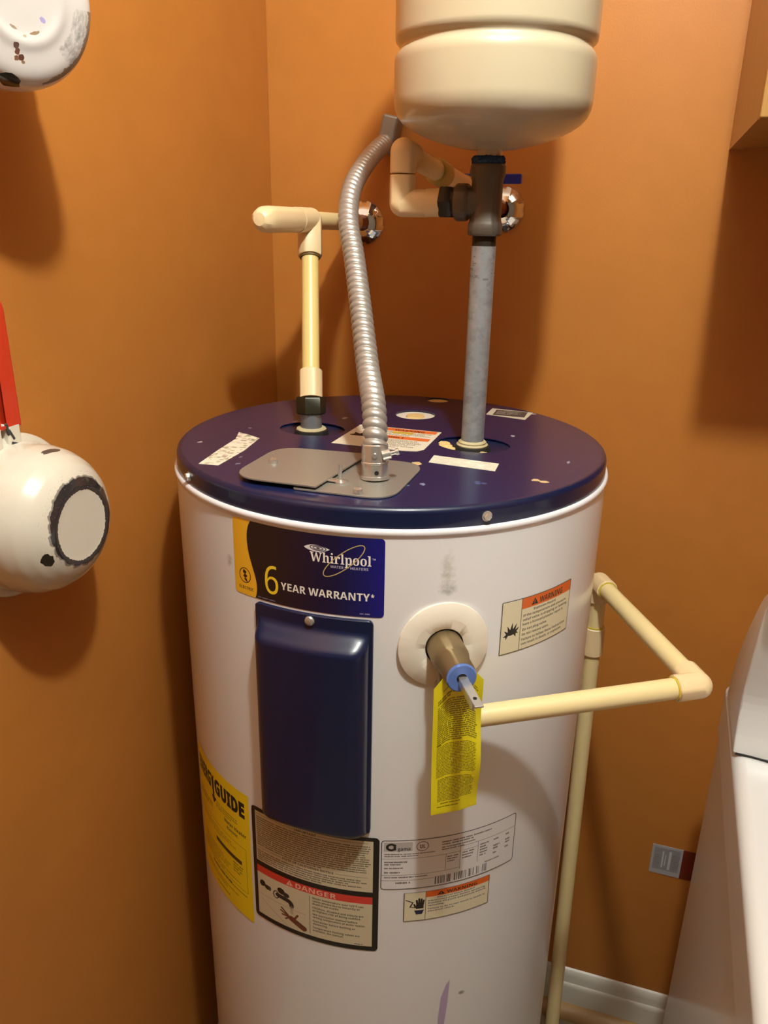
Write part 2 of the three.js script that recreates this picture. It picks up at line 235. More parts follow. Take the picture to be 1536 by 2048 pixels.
    g.fillStyle = '#d23b2e'; g.fillRect(40, 640, w - 90, 78); g.fillStyle = '#e9b7a0'; fit(g, 'DANGER', 440, 708, 380, 'bold 74px sans-serif'); g.beginPath(); g.moveTo(356, 708); g.lineTo(424, 708); g.lineTo(390, 648); g.closePath(); g.fill(); g.fillStyle = '#d23b2e'; g.fillRect(385, 668, 9, 22); g.fillRect(385, 696, 9, 8);
    g.fillStyle = '#2a2018'; g.fillRect(578, 740, 4, 440);
    // running tap over an open hand
    const el = (x, y, a, b, r, c) => { g.fillStyle = c; g.beginPath(); g.ellipse(x, y, a, b, r, 0, 7); g.fill(); };
    el(96, 830, 30, 36, 0.4, '#16110d'); el(150, 852, 32, 26, 0.2, '#2b2420'); el(176, 852, 16, 26, 0, '#4a4038'); el(300, 816, 40, 34, 0.3, '#16110d'); el(350, 838, 34, 26, 0, '#332b25');
    g.lineWidth = 12; g.strokeStyle = '#4d453d'; g.beginPath(); g.ellipse(246, 880, 28, 40, 0.1, 0, 7); g.stroke(); g.lineWidth = 46; g.strokeStyle = '#2a241f'; g.lineCap = 'round'; g.beginPath(); g.moveTo(262, 876); g.lineTo(360, 890); g.quadraticCurveTo(404, 898, 404, 940); g.stroke();
    g.strokeStyle = 'rgba(120,100,80,0.7)'; g.lineWidth = 4; g.beginPath(); g.moveTo(60, 960); g.lineTo(540, 980); g.moveTo(80, 1010); g.lineTo(360, 1190); g.stroke();
    g.strokeStyle = 'rgba(170,140,120,0.6)'; g.lineWidth = 30; g.beginPath(); g.moveTo(404, 950); g.lineTo(404, 1020); g.stroke();
    g.strokeStyle = '#6b3418'; g.lineCap = 'round'; g.lineWidth = 60; g.beginPath(); g.moveTo(400, 1085); g.lineTo(520, 1150); g.stroke(); g.lineWidth = 17; for (const [x, y] of [[300, 1000], [292, 1036], [306, 1076], [340, 1110]]) { g.beginPath(); g.moveTo(384, 1076); g.lineTo(x, y); g.stroke(); } g.lineWidth = 20; g.beginPath(); g.moveTo(430, 1076); g.lineTo(462, 1024); g.stroke();
    g.fillStyle = '#241d16'; const L = [['Water temperature over 125°F can', 450], ['cause severe burns instantly or', 420], ['death from scalds.', 240], null, ['Children, disabled and elderly are', 452], ['at highest risk of being scalded.', 430], null, ['See instruction manual before', 400], ['setting temperature at water heater.', 470], null, ['Feel water before bathing or', 380], ['showering.', 140], null, ['Temperature limiting valves are', 420], ['available. See manual.', 280]]; let y = 768; for (const l of L) { if (!l) { y += 12; continue; } fit(g, l[0], 606, y, l[1], 'bold 30px sans-serif'); y += 32; }
    print(g, 980, 1174, 110, 1, 20, '#463c30', 0.6, 0);
  });
  part('notice_label', sticker(-18.85, 16.4, -0.3785, -0.542, 0.005, RB + 0.0006), paper(notice, 0.45, { clearcoat: 0.3, clearcoatRoughness: 0.2 }), heater, 'black framed notice sticker with a red danger panel');

  const rating = canvas(1260, 540, (g, w, h) => {
    g.fillStyle = '#e2dede'; g.fillRect(0, 0, w, h); g.strokeStyle = '#2a2624'; g.lineWidth = 7; rr(g, 5, 5, w - 10, h - 10, 26); g.stroke(); g.lineWidth = 3;
    g.beginPath(); for (const [a, b, c, d] of [[0, 200, 690, 200], [0, 380, 690, 380], [0, 440, 460, 440], [560, 200, 560, 370], [690, 150, 1255, 150], [690, 150, 690, 400], [860, 150, 860, 380], [720, 200, 860, 200]]) { g.moveTo(a, b); g.lineTo(c, d); } g.stroke();
    g.fillStyle = '#b9b3ae'; g.fillRect(24, 24, 240, 96); g.fillStyle = '#131110'; g.lineWidth = 22; g.strokeStyle = '#131110'; g.beginPath(); g.ellipse(86, 74, 34, 30, 0, 0.4, 5.6); g.stroke(); g.fillRect(104, 44, 22, 62); fit(g, 'gama', 140, 112, 110, 'bold 50px sans-serif');
    g.lineWidth = 5; g.beginPath(); g.ellipse(350, 78, 50, 48, 0, 0, 7); g.stroke(); fit(g, 'UL', 324, 98, 52, 'bold 56px sans-serif');
    const c = 'rgba(44,38,36,0.85)'; print(g, 30, 140, 470, 2, 22, c, 0.5); print(g, 520, 50, 480, 2, 26, c, 0.55, 0.1); print(g, 520, 108, 330, 2, 24, c, 0.55, 0.1); print(g, 30, 224, 220, 2, 26, c, 0.6); print(g, 30, 290, 260, 1, 26, c, 0.6); print(g, 30, 336, 210, 1, 28, c, 0.6); print(g, 30, 392, 620, 1, 26, c, 0.5); print(g, 130, 452, 190, 1, 30, c, 0.6, 0); print(g, 574, 220, 100, 3, 26, c, 0.5); print(g, 712, 210, 130, 3, 30, c, 0.5); print(g, 880, 180, 90, 5, 30, c, 0.5); print(g, 1020, 180, 70, 1, 30, c, 0.6); print(g, 1020, 250, 70, 2, 30, c, 0.6); print(g, 1020, 330, 60, 1, 30, c, 0.6); print(g, 1150, 180, 60, 1, 30, c, 0.6); print(g, 1150, 240, 70, 2, 30, c, 0.6); print(g, 1150, 320, 60, 1, 30, c, 0.6); print(g, 940, 400, 240, 1, 26, c, 0.5);
    g.fillStyle = '#3c3836'; for (let x = 470; x < 960;) { const bw = 3 + rnd() * 7; if (rnd() > 0.18) g.fillRect(x, 430, bw, 86); x += bw + 3 + rnd() * (rnd() > 0.8 ? 26 : 8); }
  });
  part('rating_label', sticker(16.75, 53.4, -0.3815, -0.4505, 0.004), paper(rating, 0.35, { clearcoat: 0.4, clearcoatRoughness: 0.15 }), heater, 'silvery white rating plate sticker with a bar code');

  const warn = (pic, lines) => canvas(900, 600, (g, w, h) => {
    g.fillStyle = '#4d4636'; g.fillRect(0, 0, w, h); g.fillStyle = '#e2d6b6'; g.fillRect(8, 8, w - 16, h - 16); g.fillStyle = '#4d4636'; g.fillRect(214, 8, 6, h - 16); g.fillStyle = '#e0661c'; g.fillRect(220, 8, w - 228, 120); g.fillStyle = '#231a10'; fit(g, 'WARNING', 430, 110, 330, 'bold 92px sans-serif'); g.beginPath(); g.moveTo(330, 110); g.lineTo(410, 110); g.lineTo(370, 36); g.closePath(); g.fill(); g.fillStyle = '#e0661c'; g.fillRect(365, 62, 9, 26); g.fillRect(365, 94, 9, 9);
    g.fillStyle = '#231d14'; pic(g); let y = 172; for (const [s, ww, gap, cx] of lines) { y += gap ?? 0; fit(g, s, cx ?? 240, y, ww, 'bold 40px sans-serif'); y += 50; }
  });
  const burst = (g) => { g.beginPath(); const c = [[30, 400], [62, 372], [40, 330], [80, 352], [72, 280], [104, 330], [126, 250], [134, 326], [176, 268], [162, 336], [206, 312], [176, 362], [196, 384], [168, 380], [170, 424], [144, 388], [108, 396], [84, 392], [60, 436], [58, 404]]; c.forEach(([x, y], i) => i ? g.lineTo(x, y) : g.moveTo(x, y)); g.closePath(); g.fill(); };
  const shock = (g) => { g.lineWidth = 14; g.strokeStyle = '#231d14'; g.lineJoin = 'round'; g.beginPath(); g.moveTo(18, 150); g.lineTo(90, 210); g.lineTo(64, 300); g.lineTo(110, 320); g.stroke(); g.lineCap = 'round'; g.lineWidth = 20; for (const [x, y] of [[128, 170], [152, 140], [176, 150], [198, 180]]) { g.beginPath(); g.moveTo(x * 0.7 + 48, 300); g.lineTo(x, y); g.stroke(); } g.lineWidth = 18; g.beginPath(); g.moveTo(118, 320); g.lineTo(104, 250); g.stroke(); g.fillRect(122, 270, 76, 80); g.fillStyle = '#26234a'; g.beginPath(); g.moveTo(106, 380); g.lineTo(204, 380); g.lineTo(184, 470); g.lineTo(126, 470); g.closePath(); g.fill(); };
  const w1 = warn(burst, [['Explosion Hazard', 300, 0, 360], ['If the temperature and pressure', 590], ['relief valve is dripping or leaking,', 620], ['have a licensed plumber repair it.', 560], ['Do not plug valve.', 320, 10], ['Do not remove valve.', 350, 6], ['Failure to follow these instructions', 610, 8], ['can result in death, or explosion.', 560]]);
  const w2 = warn(shock, [['Electrical Shock Hazard', 400, 0, 330], ['Disconnect power before servicing.', 620], ['Replace all parts and panels before', 620], ['operating.', 170], ['Failure to do so can result in death or', 620, 18], ['electrical shock.', 280]]);
  part('warning_label', sticker(43.4, 66.5, -0.1062, -0.1662, 0.001), paper(w1, 0.45), heater, 'cream and orange explosion hazard warning sticker');
  part('warning_label', sticker(22.7, 46, -0.4558, -0.4975, 0.001, RB + 0.0007), paper(w2, 0.45), heater, 'cream and orange electrical shock warning sticker');
}
{ // stickers on the lid
  const flat = (pts, y) => { // convex outline [x, z]
    const s = new THREE.Shape(pts.map(([x, z]) => new THREE.Vector2(x, -z))); const g = new THREE.ExtrudeGeometry(s, { depth: 0.0003, bevelEnabled: false }); g.rotateX(-Math.PI / 2); g.translate(0, T + y, 0); return g; };
  const uvBox = (g, x0, x1, z0, z1) => { const p = g.attributes.position, uv = g.attributes.uv; for (let i = 0; i < p.count; i++) uv.setXY(i, (p.getX(i) - x0) / (x1 - x0), 1 - (p.getZ(i) - z0) / (z1 - z0)); return g; };
  const topWarn = canvas(700, 640, (g, w, h) => {
    g.fillStyle = '#d6cbb6'; g.fillRect(0, 0, w, h); g.fillStyle = '#241d14'; g.beginPath(); [[40, 330], [70, 300], [60, 250], [110, 290], [130, 230], [150, 290], [200, 240], [190, 310], [236, 320], [180, 350], [60, 352]].forEach(([x, y], i) => i ? g.lineTo(x, y) : g.moveTo(x, y)); g.closePath(); g.fill();
    g.fillStyle = '#d4682c'; g.fillRect(250, 20, 420, 84); g.fillRect(250, 250, 420, 84); g.fillStyle = '#3a1c10'; fit(g, 'WARNING', 330, 92, 250, 'bold 70px sans-serif'); print(g, 290, 270, 300, 1, 44, '#3a1c10', 0.7, 0); g.fillStyle = '#dcb73c'; g.fillRect(330, 110, 170, 66);
    print(g, 260, 116, 390, 4, 32, 'rgba(70,60,50,0.8)'); print(g, 260, 346, 390, 7, 34, 'rgba(70,60,50,0.8)'); print(g, 70, 60, 130, 2, 40, '#2a2018', 0.6); });
  part('lid_sticker', uvBox(flat([[-0.0585, 0.0515], [-0.0565, -0.046], [0.0515, -0.0455], [0.052, 0.04], [0.046, 0.05], [0.03, 0.0535]], 0.0001), -0.059, 0.052, -0.047, 0.054), paper(topWarn, 0.5), heater, 'square orange and white warning sticker on the lid');
  const torn = canvas(256, 512, (g, w, h) => { g.fillStyle = '#ddd2bd'; g.fillRect(0, 0, w, h); for (let k = 0; k < 160; k++) { g.fillStyle = `rgba(${80 + rnd() * 60},${70 + rnd() * 50},60,${0.25 + 0.3 * rnd()})`; g.fillRect(rnd() * w, rnd() * h, 6 + rnd() * 34, 4 + rnd() * 16); } });
  part('lid_sticker', uvBox(flat([[-0.159, 0.1834], [-0.1366, 0.1806], [-0.138, 0.12], [-0.1461, 0.0643], [-0.166, 0.054], [-0.1821, 0.0479], [-0.171, 0.078], [-0.166, 0.13]], 0.0001), -0.183, -0.136, 0.047, 0.184), paper(torn, 0.7), heater, 'torn strip of a pale sticker on the lid');
  const faded = canvas(512, 200, (g, w, h) => { g.fillStyle = '#cfc7b4'; g.fillRect(0, 0, w, h); for (let k = 0; k < 120; k++) { g.fillStyle = `rgba(255,250,235,${0.1 + 0.2 * rnd()})`; g.fillRect(rnd() * w, rnd() * h, 10 + rnd() * 40, 4 + rnd() * 20); } });
  part('lid_sticker', uvBox(flat([[0.0699, 0.0874], [0.0686, 0.0583], [0.1437, 0.0646], [0.1447, 0.0939]], 0.0001), 0.068, 0.145, 0.058, 0.094), paper(faded, 0.6), heater, 'narrow blank strip sticker on the lid');
  const far = canvas(400, 300, (g, w, h) => { g.fillStyle = '#c9bfa9'; g.fillRect(0, 0, w, h); g.fillStyle = '#4c3f38'; g.fillRect(60, 40, w - 110, h - 110); print(g, 80, 60, 230, 4, 32, '#b7ab98', 0.4); });
  part('lid_sticker', uvBox(flat([[0.0843, -0.1667], [0.0857, -0.2076], [0.1441, -0.2012], [0.1398, -0.1547]], 0.0001), 0.084, 0.1445, -0.208, -0.154), paper(far, 0.6), heater, 'dark label with a pale border at the back of the lid');
}
{ // access cover of the element: curved pressed panel
  const n = 60, m = 90, t0 = -14.15, t1 = 14.15, ya = -0.1146, yb = -0.372, pos = [], idx = [];
  const prof = (u, y) => { const e = Math.min(u, 1 - u) * (t1 - t0) * D2R * RB; const sd = Math.sqrt(clamp01(1 - (1 - clamp01((e - 0.004) / 0.018)) ** 2)); const tp = smooth(ya - 0.0135, ya - 0.033, y), bt = Math.sqrt(clamp01(1 - (1 - clamp01((y - yb - 0.0005) / 0.012)) ** 2)); return 0.0028 + 0.0185 * sd * tp * bt; };
  for (let i = 0; i <= n; i++) { const u = i / n, s = 0.5 - 0.5 * Math.cos(Math.PI * u), uu = lerp(u, s, 0.7); for (let j = 0; j <= m; j++) { const v = j / m, vv = lerp(v, 0.5 - 0.5 * Math.cos(Math.PI * v), 0.75); let y = lerp(ya, yb, vv); const e = Math.min(uu, 1 - uu) * (t1 - t0) * D2R * RB, c = e < 0.006 ? 0.006 - Math.sqrt(0.006 ** 2 - (0.006 - e) ** 2) : 0; y = Math.min(y, ya - c); y = Math.max(y, yb + c); const r = RB + ((i === 0 || i === n || j === 0 || j === m) ? 0 : prof(uu, y)), a = lerp(t0, t1, uu) * D2R; pos.push(r * Math.sin(a), T + y, r * Math.cos(a)); } }
  for (let i = 0; i < n; i++) for (let j = 0; j < m; j++) { const a = i * (m + 1) + j, b = a + m + 1; idx.push(a, a + 1, b, b, a + 1, b + 1); }
  const g = new THREE.BufferGeometry(); g.setAttribute('position', new THREE.Float32BufferAttribute(pos, 3)); g.setIndex(idx); g.computeVertexNormals(); g.setAttribute('uv', new THREE.Float32BufferAttribute(new Float32Array(pos.length / 3 * 2), 2));
  const cover = part('access_cover', g, M.navy, heater, 'glossy navy blue element access cover');
  const c = onTank(0, -0.1215, RB + 0.0022);
  part('screw', [latheAt([[0, 0], [0.0052, 0], [0.0052, 0.0016], [0.0044, 0.003], [0.0022, 0.0042], [0, 0.0045]], c, v3(0, 0, 1), 28)], M.zinc, cover, 'bright cover screw');
}
// wiring-box plates on the lid with their screws and clip
{
  const plate = (pts, y, th, r) => { const s = new THREE.Shape(); const n = pts.length; for (let i = 0; i < n; i++) { const p = v3(pts[i][0], -pts[i][1], 0), a = v3(pts[(i + n - 1) % n][0], -pts[(i + n - 1) % n][1], 0), b = v3(pts[(i + 1) % n][0], -pts[(i + 1) % n][1], 0), q = pts[i][2] ?? r; const pa = p.clone().add(a.sub(p).setLength(q)), pb = p.clone().add(b.sub(p).setLength(q)); i ? s.lineTo(pa.x, pa.y) : s.moveTo(pa.x, pa.y); s.quadraticCurveTo(p.x, p.y, pb.x, pb.y); } s.closePath(); const g = new THREE.ExtrudeGeometry(s, { depth: th, bevelEnabled: true, bevelThickness: 0.0003, bevelSize: 0.0003, bevelSegments: 2, curveSegments: 10 }); g.rotateX(-Math.PI / 2); g.translate(0, T + y, 0); return g; };
  part('wiring_plate', plate([[-0.03, 0.1], [0.07, 0.102, 0.028], [0.07, 0.226, 0.03], [-0.03, 0.227]], 0.0008, 0.0012, 0.004), M.steel, heater, 'flat grey steel plate under the conduit');
  part('wiring_cover', plate([[-0.099, 0.109, 0.03], [0.004, 0.1005, 0.003], [-0.006, 0.2265, 0.002], [-0.099, 0.2265, 0.034]], 0.005, 0.0012, 0.004), M.steel, heater, 'raised grey steel wiring cover with one rounded end');
  part('wiring_box', [cyl(V(-0.0774, 0, 0.16), V(-0.0774, 0.005, 0.16), 0.004), box(0.07, 0.005, 0.09, -0.05, T + 0.0025, 0.165, 0.001)], M.gap, heater);
  for (const [x, y, z] of [[-0.0774, 0.0066, 0.17], [0.0351, 0.0026, 0.2195]]) part('screw', latheAt([[0, 0], [0.005, 0], [0.005, 0.002], [0.0042, 0.0044], [0.0022, 0.0056], [0, 0.0058]], V(x, y, z), Y, 24), M.zinc, heater, 'zinc wiring cover screw');
  const b = [latheAt([[0, 0], [0.007, 0], [0.0068, 0.0022], [0.004, 0.004], [0, 0.0044]], V(0.0095, 0.002, 0.196), Y, 28), latheAt([[0, 0], [0.0021, 0], [0.0021, 0.016], [0, 0.0165]], V(0.0075, 0.005, 0.1955), Y, 16)]; const tab = box(0.022, 0.0016, 0.008, -0.0035, T + 0.0045, 0.196, 0.0005); b.push(tab);
  part('ground_stud', b, M.zinc, heater, 'shiny ground stud with washer and tab');
}
{ // round trim disc behind the relief valve
  const n = v3(Math.sin(29.6 * D2R), 0, Math.cos(29.6 * D2R)), a = V(n.x * RB, -0.143, n.z * RB);
  part('trim_disc', latheAt([[0.0195, 0.0], [0.046, -0.0012], [0.0464, 0.0002], [0.046, 0.0016], [0.044, 0.0026], [0.03, 0.0044], [0.0208, 0.0048], [0.0195, 0.004], [0.0195, 0.0]], a, n, 90), M.disc, heater, 'round cream plastic trim disc around the relief valve');
  part('valve_port', latheAt([[0, 0], [0.0195, 0], [0.0195, 0.0022], [0, 0.0022]], a.clone().addScaledVector(n, 0.0003), n, 40), M.black, heater);
}

// ================================================================ RELIEF VALVE, TAG, DISCHARGE PIPE
const uA = 29.6 * D2R, U = v3(Math.sin(uA), 0, Math.cos(uA)), W = v3(Math.cos(uA), 0, -Math.sin(uA));
const onU = (L, w, y) => v3(U.x * L + W.x * w, T + y, U.z * L + W.z * w);
{
  const o = thing('relief_valve', 'brass temperature relief valve with blue cap and steel lever on the white jacket', 'valve');
  part('body', latheAt([[0, 0], [0.0178, 0], [0.0178, 0.026], [0.0165, 0.031], [0.0152, 0.034], [0.0152, 0.054], [0.0142, 0.0565], [0, 0.0565]], onU(0.259, 0, -0.143), U), M.brass, o, 'dull brass valve body');
  part('outlet', [cyl(onU(0.284, 0, -0.145), onU(0.284, 0, -0.17), 0.0125), latheAt([[0, 0], [0.0152, 0], [0.0152, 0.016], [0.0125, 0.02], [0, 0.02]], onU(0.284, 0, -0.188), Y, 40)], M.brass, o);
  part('cap', latheAt([[0.005, 0], [0.0138, 0], [0.0143, 0.001], [0.0143, 0.0026], [0.0132, 0.0036], [0.005, 0.0036]], onU(0.3155, 0, -0.143), U), M.blueCap, o, 'blue round cap');
  part('stem', latheAt([[0, 0], [0.0055, 0], [0.0055, 0.003], [0, 0.003]], onU(0.3155, 0, -0.143), U), M.black, o);
  const lv = new RoundedBoxGeometry(0.0085, 0.0022, 0.05, 2, 0.0008), lv2 = new RoundedBoxGeometry(0.0022, 0.0075, 0.046, 2, 0.0008); lv2.translate(-0.0035, -0.003, -0.002);
  for (const g of [lv, lv2]) { g.applyMatrix4(new THREE.Matrix4().makeBasis(W, Y, U)); const c = onU(0.341, 0.0012, -0.1425); g.translate(c.x, c.y, c.z); }
  part('lever', [lv, lv2], M.zinc, o, 'bent steel test lever');
  part('lever_hole', latheAt([[0, 0], [0.0018, 0], [0.0018, 0.0004], [0, 0.0004]], onU(0.354, 0.001, -0.1413), Y, 16), M.black, o);
}
{ // yellow instruction tag: thin plastic sheet with a curl, thickness 0.4 mm
  const tex = canvas(620, 1640, (g, w, h) => {
    g.fillStyle = '#e8d81e'; g.fillRect(0, 0, w, h); const c = 'rgba(58,52,6,0.88)';
    print(g, 120, 150, 180, 1, 26, c, 0.5); print(g, 60, 220, 230, 2, 30, c, 0.75, 0); print(g, 390, 150, 180, 3, 26, c, 0.6); print(g, 60, 300, 500, 20, 24, c, 0.7, 0.06);
    print(g, 60, 800, 500, 21, 18, c, 0.62, 0.06); print(g, 80, 1200, 470, 16, 18, c, 0.62, 0.1); print(g, 60, 770, 90, 1, 26, c, 0.7, 0); print(g, 120, 1500, 430, 1, 24, c, 0.6, 0); print(g, 80, 1540, 470, 1, 24, c, 0.6, 0);
  });
  const n = 14, m = 50, pos = [], uv = [], idx = [], cols = n + 1;
  const P = (u, v, side) => { // v 0 top .. 1 bottom
    const w = lerp(-0.0225, 0.0265, u) + 0.0035 * v - 0.0005, topCut = 0.02 * Math.max(0, (0.32 - u) / 0.32) + 0.016 * Math.max(0, (u - 0.72) / 0.28);
    const y = lerp(-0.139 - topCut, -0.306 + 0.001 * u, v), curl = 0.0022 * Math.sin(6.5 * v + 1.2) * (u - 0.35) + 0.004 * Math.exp(-(((u - 1) / 0.25) ** 2)) * Math.sin(5 * v) ** 2;
    return onU(0.3075 - 0.002 * v - curl + (side ? -0.0004 : 0), w, y); };
  for (const s of [0, 1]) for (let j = 0; j <= m; j++) for (let i = 0; i <= n; i++) { const p = P(i / n, j / m, s); pos.push(p.x, p.y, p.z); uv.push(i / n, 1 - j / m); }
  const off = cols * (m + 1), at = (i, j, s) => s * off + j * cols + i;
  for (let j = 0; j < m; j++) for (let i = 0; i < n; i++) { idx.push(at(i, j, 0), at(i, j + 1, 0), at(i + 1, j, 0), at(i + 1, j, 0), at(i, j + 1, 0), at(i + 1, j + 1, 0)); idx.push(at(i, j, 1), at(i + 1, j, 1), at(i, j + 1, 1), at(i + 1, j, 1), at(i + 1, j + 1, 1), at(i, j + 1, 1)); }
  const edge = (a, b, c, d) => idx.push(a, b, c, c, b, d);
  for (let j = 0; j < m; j++) { edge(at(0, j, 1), at(0, j + 1, 1), at(0, j, 0), at(0, j + 1, 0)); edge(at(n, j, 0), at(n, j + 1, 0), at(n, j, 1), at(n, j + 1, 1)); }
  for (let i = 0; i < n; i++) edge(at(i, m, 0), at(i, m, 1), at(i + 1, m, 0), at(i + 1, m, 1));
  const g = new THREE.BufferGeometry(); g.setAttribute('position', new THREE.Float32BufferAttribute(pos, 3)); g.setAttribute('uv', new THREE.Float32BufferAttribute(uv, 2)); g.setIndex(idx); g.computeVertexNormals();
  single('warning_tag', g, std(0xffffff, 0.35, 0, { map: tex, side: THREE.DoubleSide }), 'yellow plastic tag of fine print hanging from the relief valve', 'tag');
}
const RP = 0.0111, RH = 0.0142;
function elbowGeo(c, a, b, len, r = RH) { const A = a.clone().normalize(), B = b.clone().normalize(); return [latheAt([[0, 0], [r, 0], [r, len - 0.001], [r - 0.001, len], [0, len]], c, A, 40), latheAt([[0, 0], [r, 0], [r, len - 0.001], [r - 0.001, len], [0, len]], c, B, 40), sphere(c, r)]; }
const band = (c, dir, r, w = 0.0016) => latheAt([[r - 0.003, 0], [r, 0], [r, w], [r - 0.003, w]], c, dir, 40);
{
  const o = thing('discharge_pipe', 'cream plastic discharge pipe looping from the relief valve down behind the heater', 'pipe');
  const E0 = onU(0.284, 0, -0.212), E2 = V(0.376, -0.2015, 0.114), E1 = V(0.262, -0.208, -0.124), F = v3(0.276, 0.03, -0.11);
  const d02 = E2.clone().sub(E0).normalize(), d21 = E1.clone().sub(E2).normalize(), dn = F.clone().sub(E1).normalize(), onDn = (t) => E1.clone().addScaledVector(dn, t);
  part('elbow', elbowGeo(E0, v3(0, 1, 0), d02, 0.026), M.fitting, o); part('elbow', elbowGeo(E2, d02.clone().negate(), d21, 0.027), M.fitting, o); part('elbow', elbowGeo(E1, d21.clone().negate(), dn, 0.027), M.fitting, o);
  part('pipe', cyl(E0.clone().addScaledVector(d02, 0.02), E2.clone().addScaledVector(d02, -0.02), RP), M.cpvc, o);
  part('pipe', cyl(E2.clone().addScaledVector(d21, 0.02), E1.clone().addScaledVector(d21, -0.02), RP), M.cpvc, o);
  part('pipe', cyl(E1.clone().addScaledVector(dn, 0.02), F, RP), M.cpvc, o);
  part('coupling', latheAt(ring(0, RH, 0.042), onDn(0.108), dn.clone().negate()), M.fitting, o);
  for (const b of [band(E2.clone().addScaledVector(d02, -0.0285), d02, 0.0124), band(E1.clone().addScaledVector(d21, -0.0285), d21, 0.0124), band(onDn(0.064), dn, 0.0124)]) part('glue_bead', b, M.glue, o, 'yellow solvent cement bead');
}

// ================================================================ HOT SIDE
{
  const o = thing('hot_water_pipe', 'cream plastic riser with a capped tee on the hot outlet', 'pipe');
  const A = V(-0.105, 0.036, 0.002), B = V(-0.148, 0.247, -0.103), d = B.clone().sub(A).normalize(), at = (t) => A.clone().addScaledVector(d, t), L = B.distanceTo(A);
  part('seal_ring', latheAt([[0.012, 0], [0.0182, 0], [0.0188, 0.0012], [0.0178, 0.0026], [0.0138, 0.0036], [0.012, 0.0036]], V(-0.105, 0.0005, 0.002), Y), M.seal, o, 'pale sealing ring');
  part('grommet', latheAt([[0.012, 0], [0.022, 0], [0.0205, 0.008], [0.012, 0.0085]], V(-0.105, -0.0075, 0.002), Y), M.rubber, o);
  part('nipple', cyl(V(-0.105, -0.006, 0.002), V(-0.105, 0.034, 0.002), 0.0133), M.galv, o, 'galvanised steel nipple');
  part('hex_nut', latheAt([[0, 0], [0.0165, 0], [0.0185, 0.002], [0.0185, 0.02], [0.017, 0.022], [0, 0.022]], V(-0.105, 0.02, 0.002), v3(d.x * 0.25, 1, d.z * 0.25), 6), std(0x2e2a1c, 0.4, 0.35), o, 'dark hexagonal brass nut');
  part('coupling', latheAt([[0, 0], [0.0143, 0], [0.0143, 0.035], [0.0135, 0.036], [0, 0.036]], at(0.004), d), M.fitting, o);
  part('pipe', cyl(at(0.03), at(L - 0.04), RP - 0.0002), M.cpvcPipe, o); part('shadow_band', band(at(L - 0.0515), d, 0.0126, 0.0026), std(0x6b5228, 0.6), o, 'brown band coloured as the shadow gap under the tee');  // brown band: shade of the gap below the tee, put into colour
  const z1 = v3(0, 0, 1);
  const E = V(-0.146, 0.2452, ZB), dr = E.clone().sub(B).normalize();
  part('tee', [latheAt([[0, 0], [0.0155, 0], [0.0155, 0.047], [0.0145, 0.049], [0, 0.049]], B, d.clone().negate()), sphere(B, 0.0155), cyl(B, B.clone().addScaledVector(z1, 0.0435), 0.0153)], M.fitting, o);
  part('cap', latheAt([[0, 0], [0.0147, 0], [0.0148, 0.076], [0.0142, 0.087], [0.0115, 0.0955], [0.007, 0.1], [0, 0.1015]], B.clone().addScaledVector(z1, 0.0445), z1), M.fitting, o, 'rounded plastic cap on the end of the tee');
  part('pipe', cyl(B, E.clone().addScaledVector(dr, -0.045), RP), M.cpvc, o);
  part('coupling', cyl(E.clone().addScaledVector(dr, -0.09), E.clone().addScaledVector(dr, -0.045), 0.0138), M.fitting, o);
  part('stub', cyl(E.clone().addScaledVector(dr, -0.046), E, 0.0112), M.copper, o, 'copper stub out of the wall');
}
function escutcheon(x, y, r, label) {
  const pts = [[0.0115, 0.013], [0.0135, 0.0125], [0.018, 0.0105], [r * 0.75, 0.0072], [r * 0.95, 0.003], [r, 0.0005], [r, 0]];
  single('escutcheon', latheAt(pts.reverse(), V(x, y, ZB), v3(0, 0, 1), 64), M.chrome, label, 'escutcheon');
}
escutcheon(-0.146, 0.2452, 0.032, 'chrome wall escutcheon behind the metal conduit');
escutcheon(0.0635, 0.2665, 0.032, 'chrome wall escutcheon behind the iron tee');

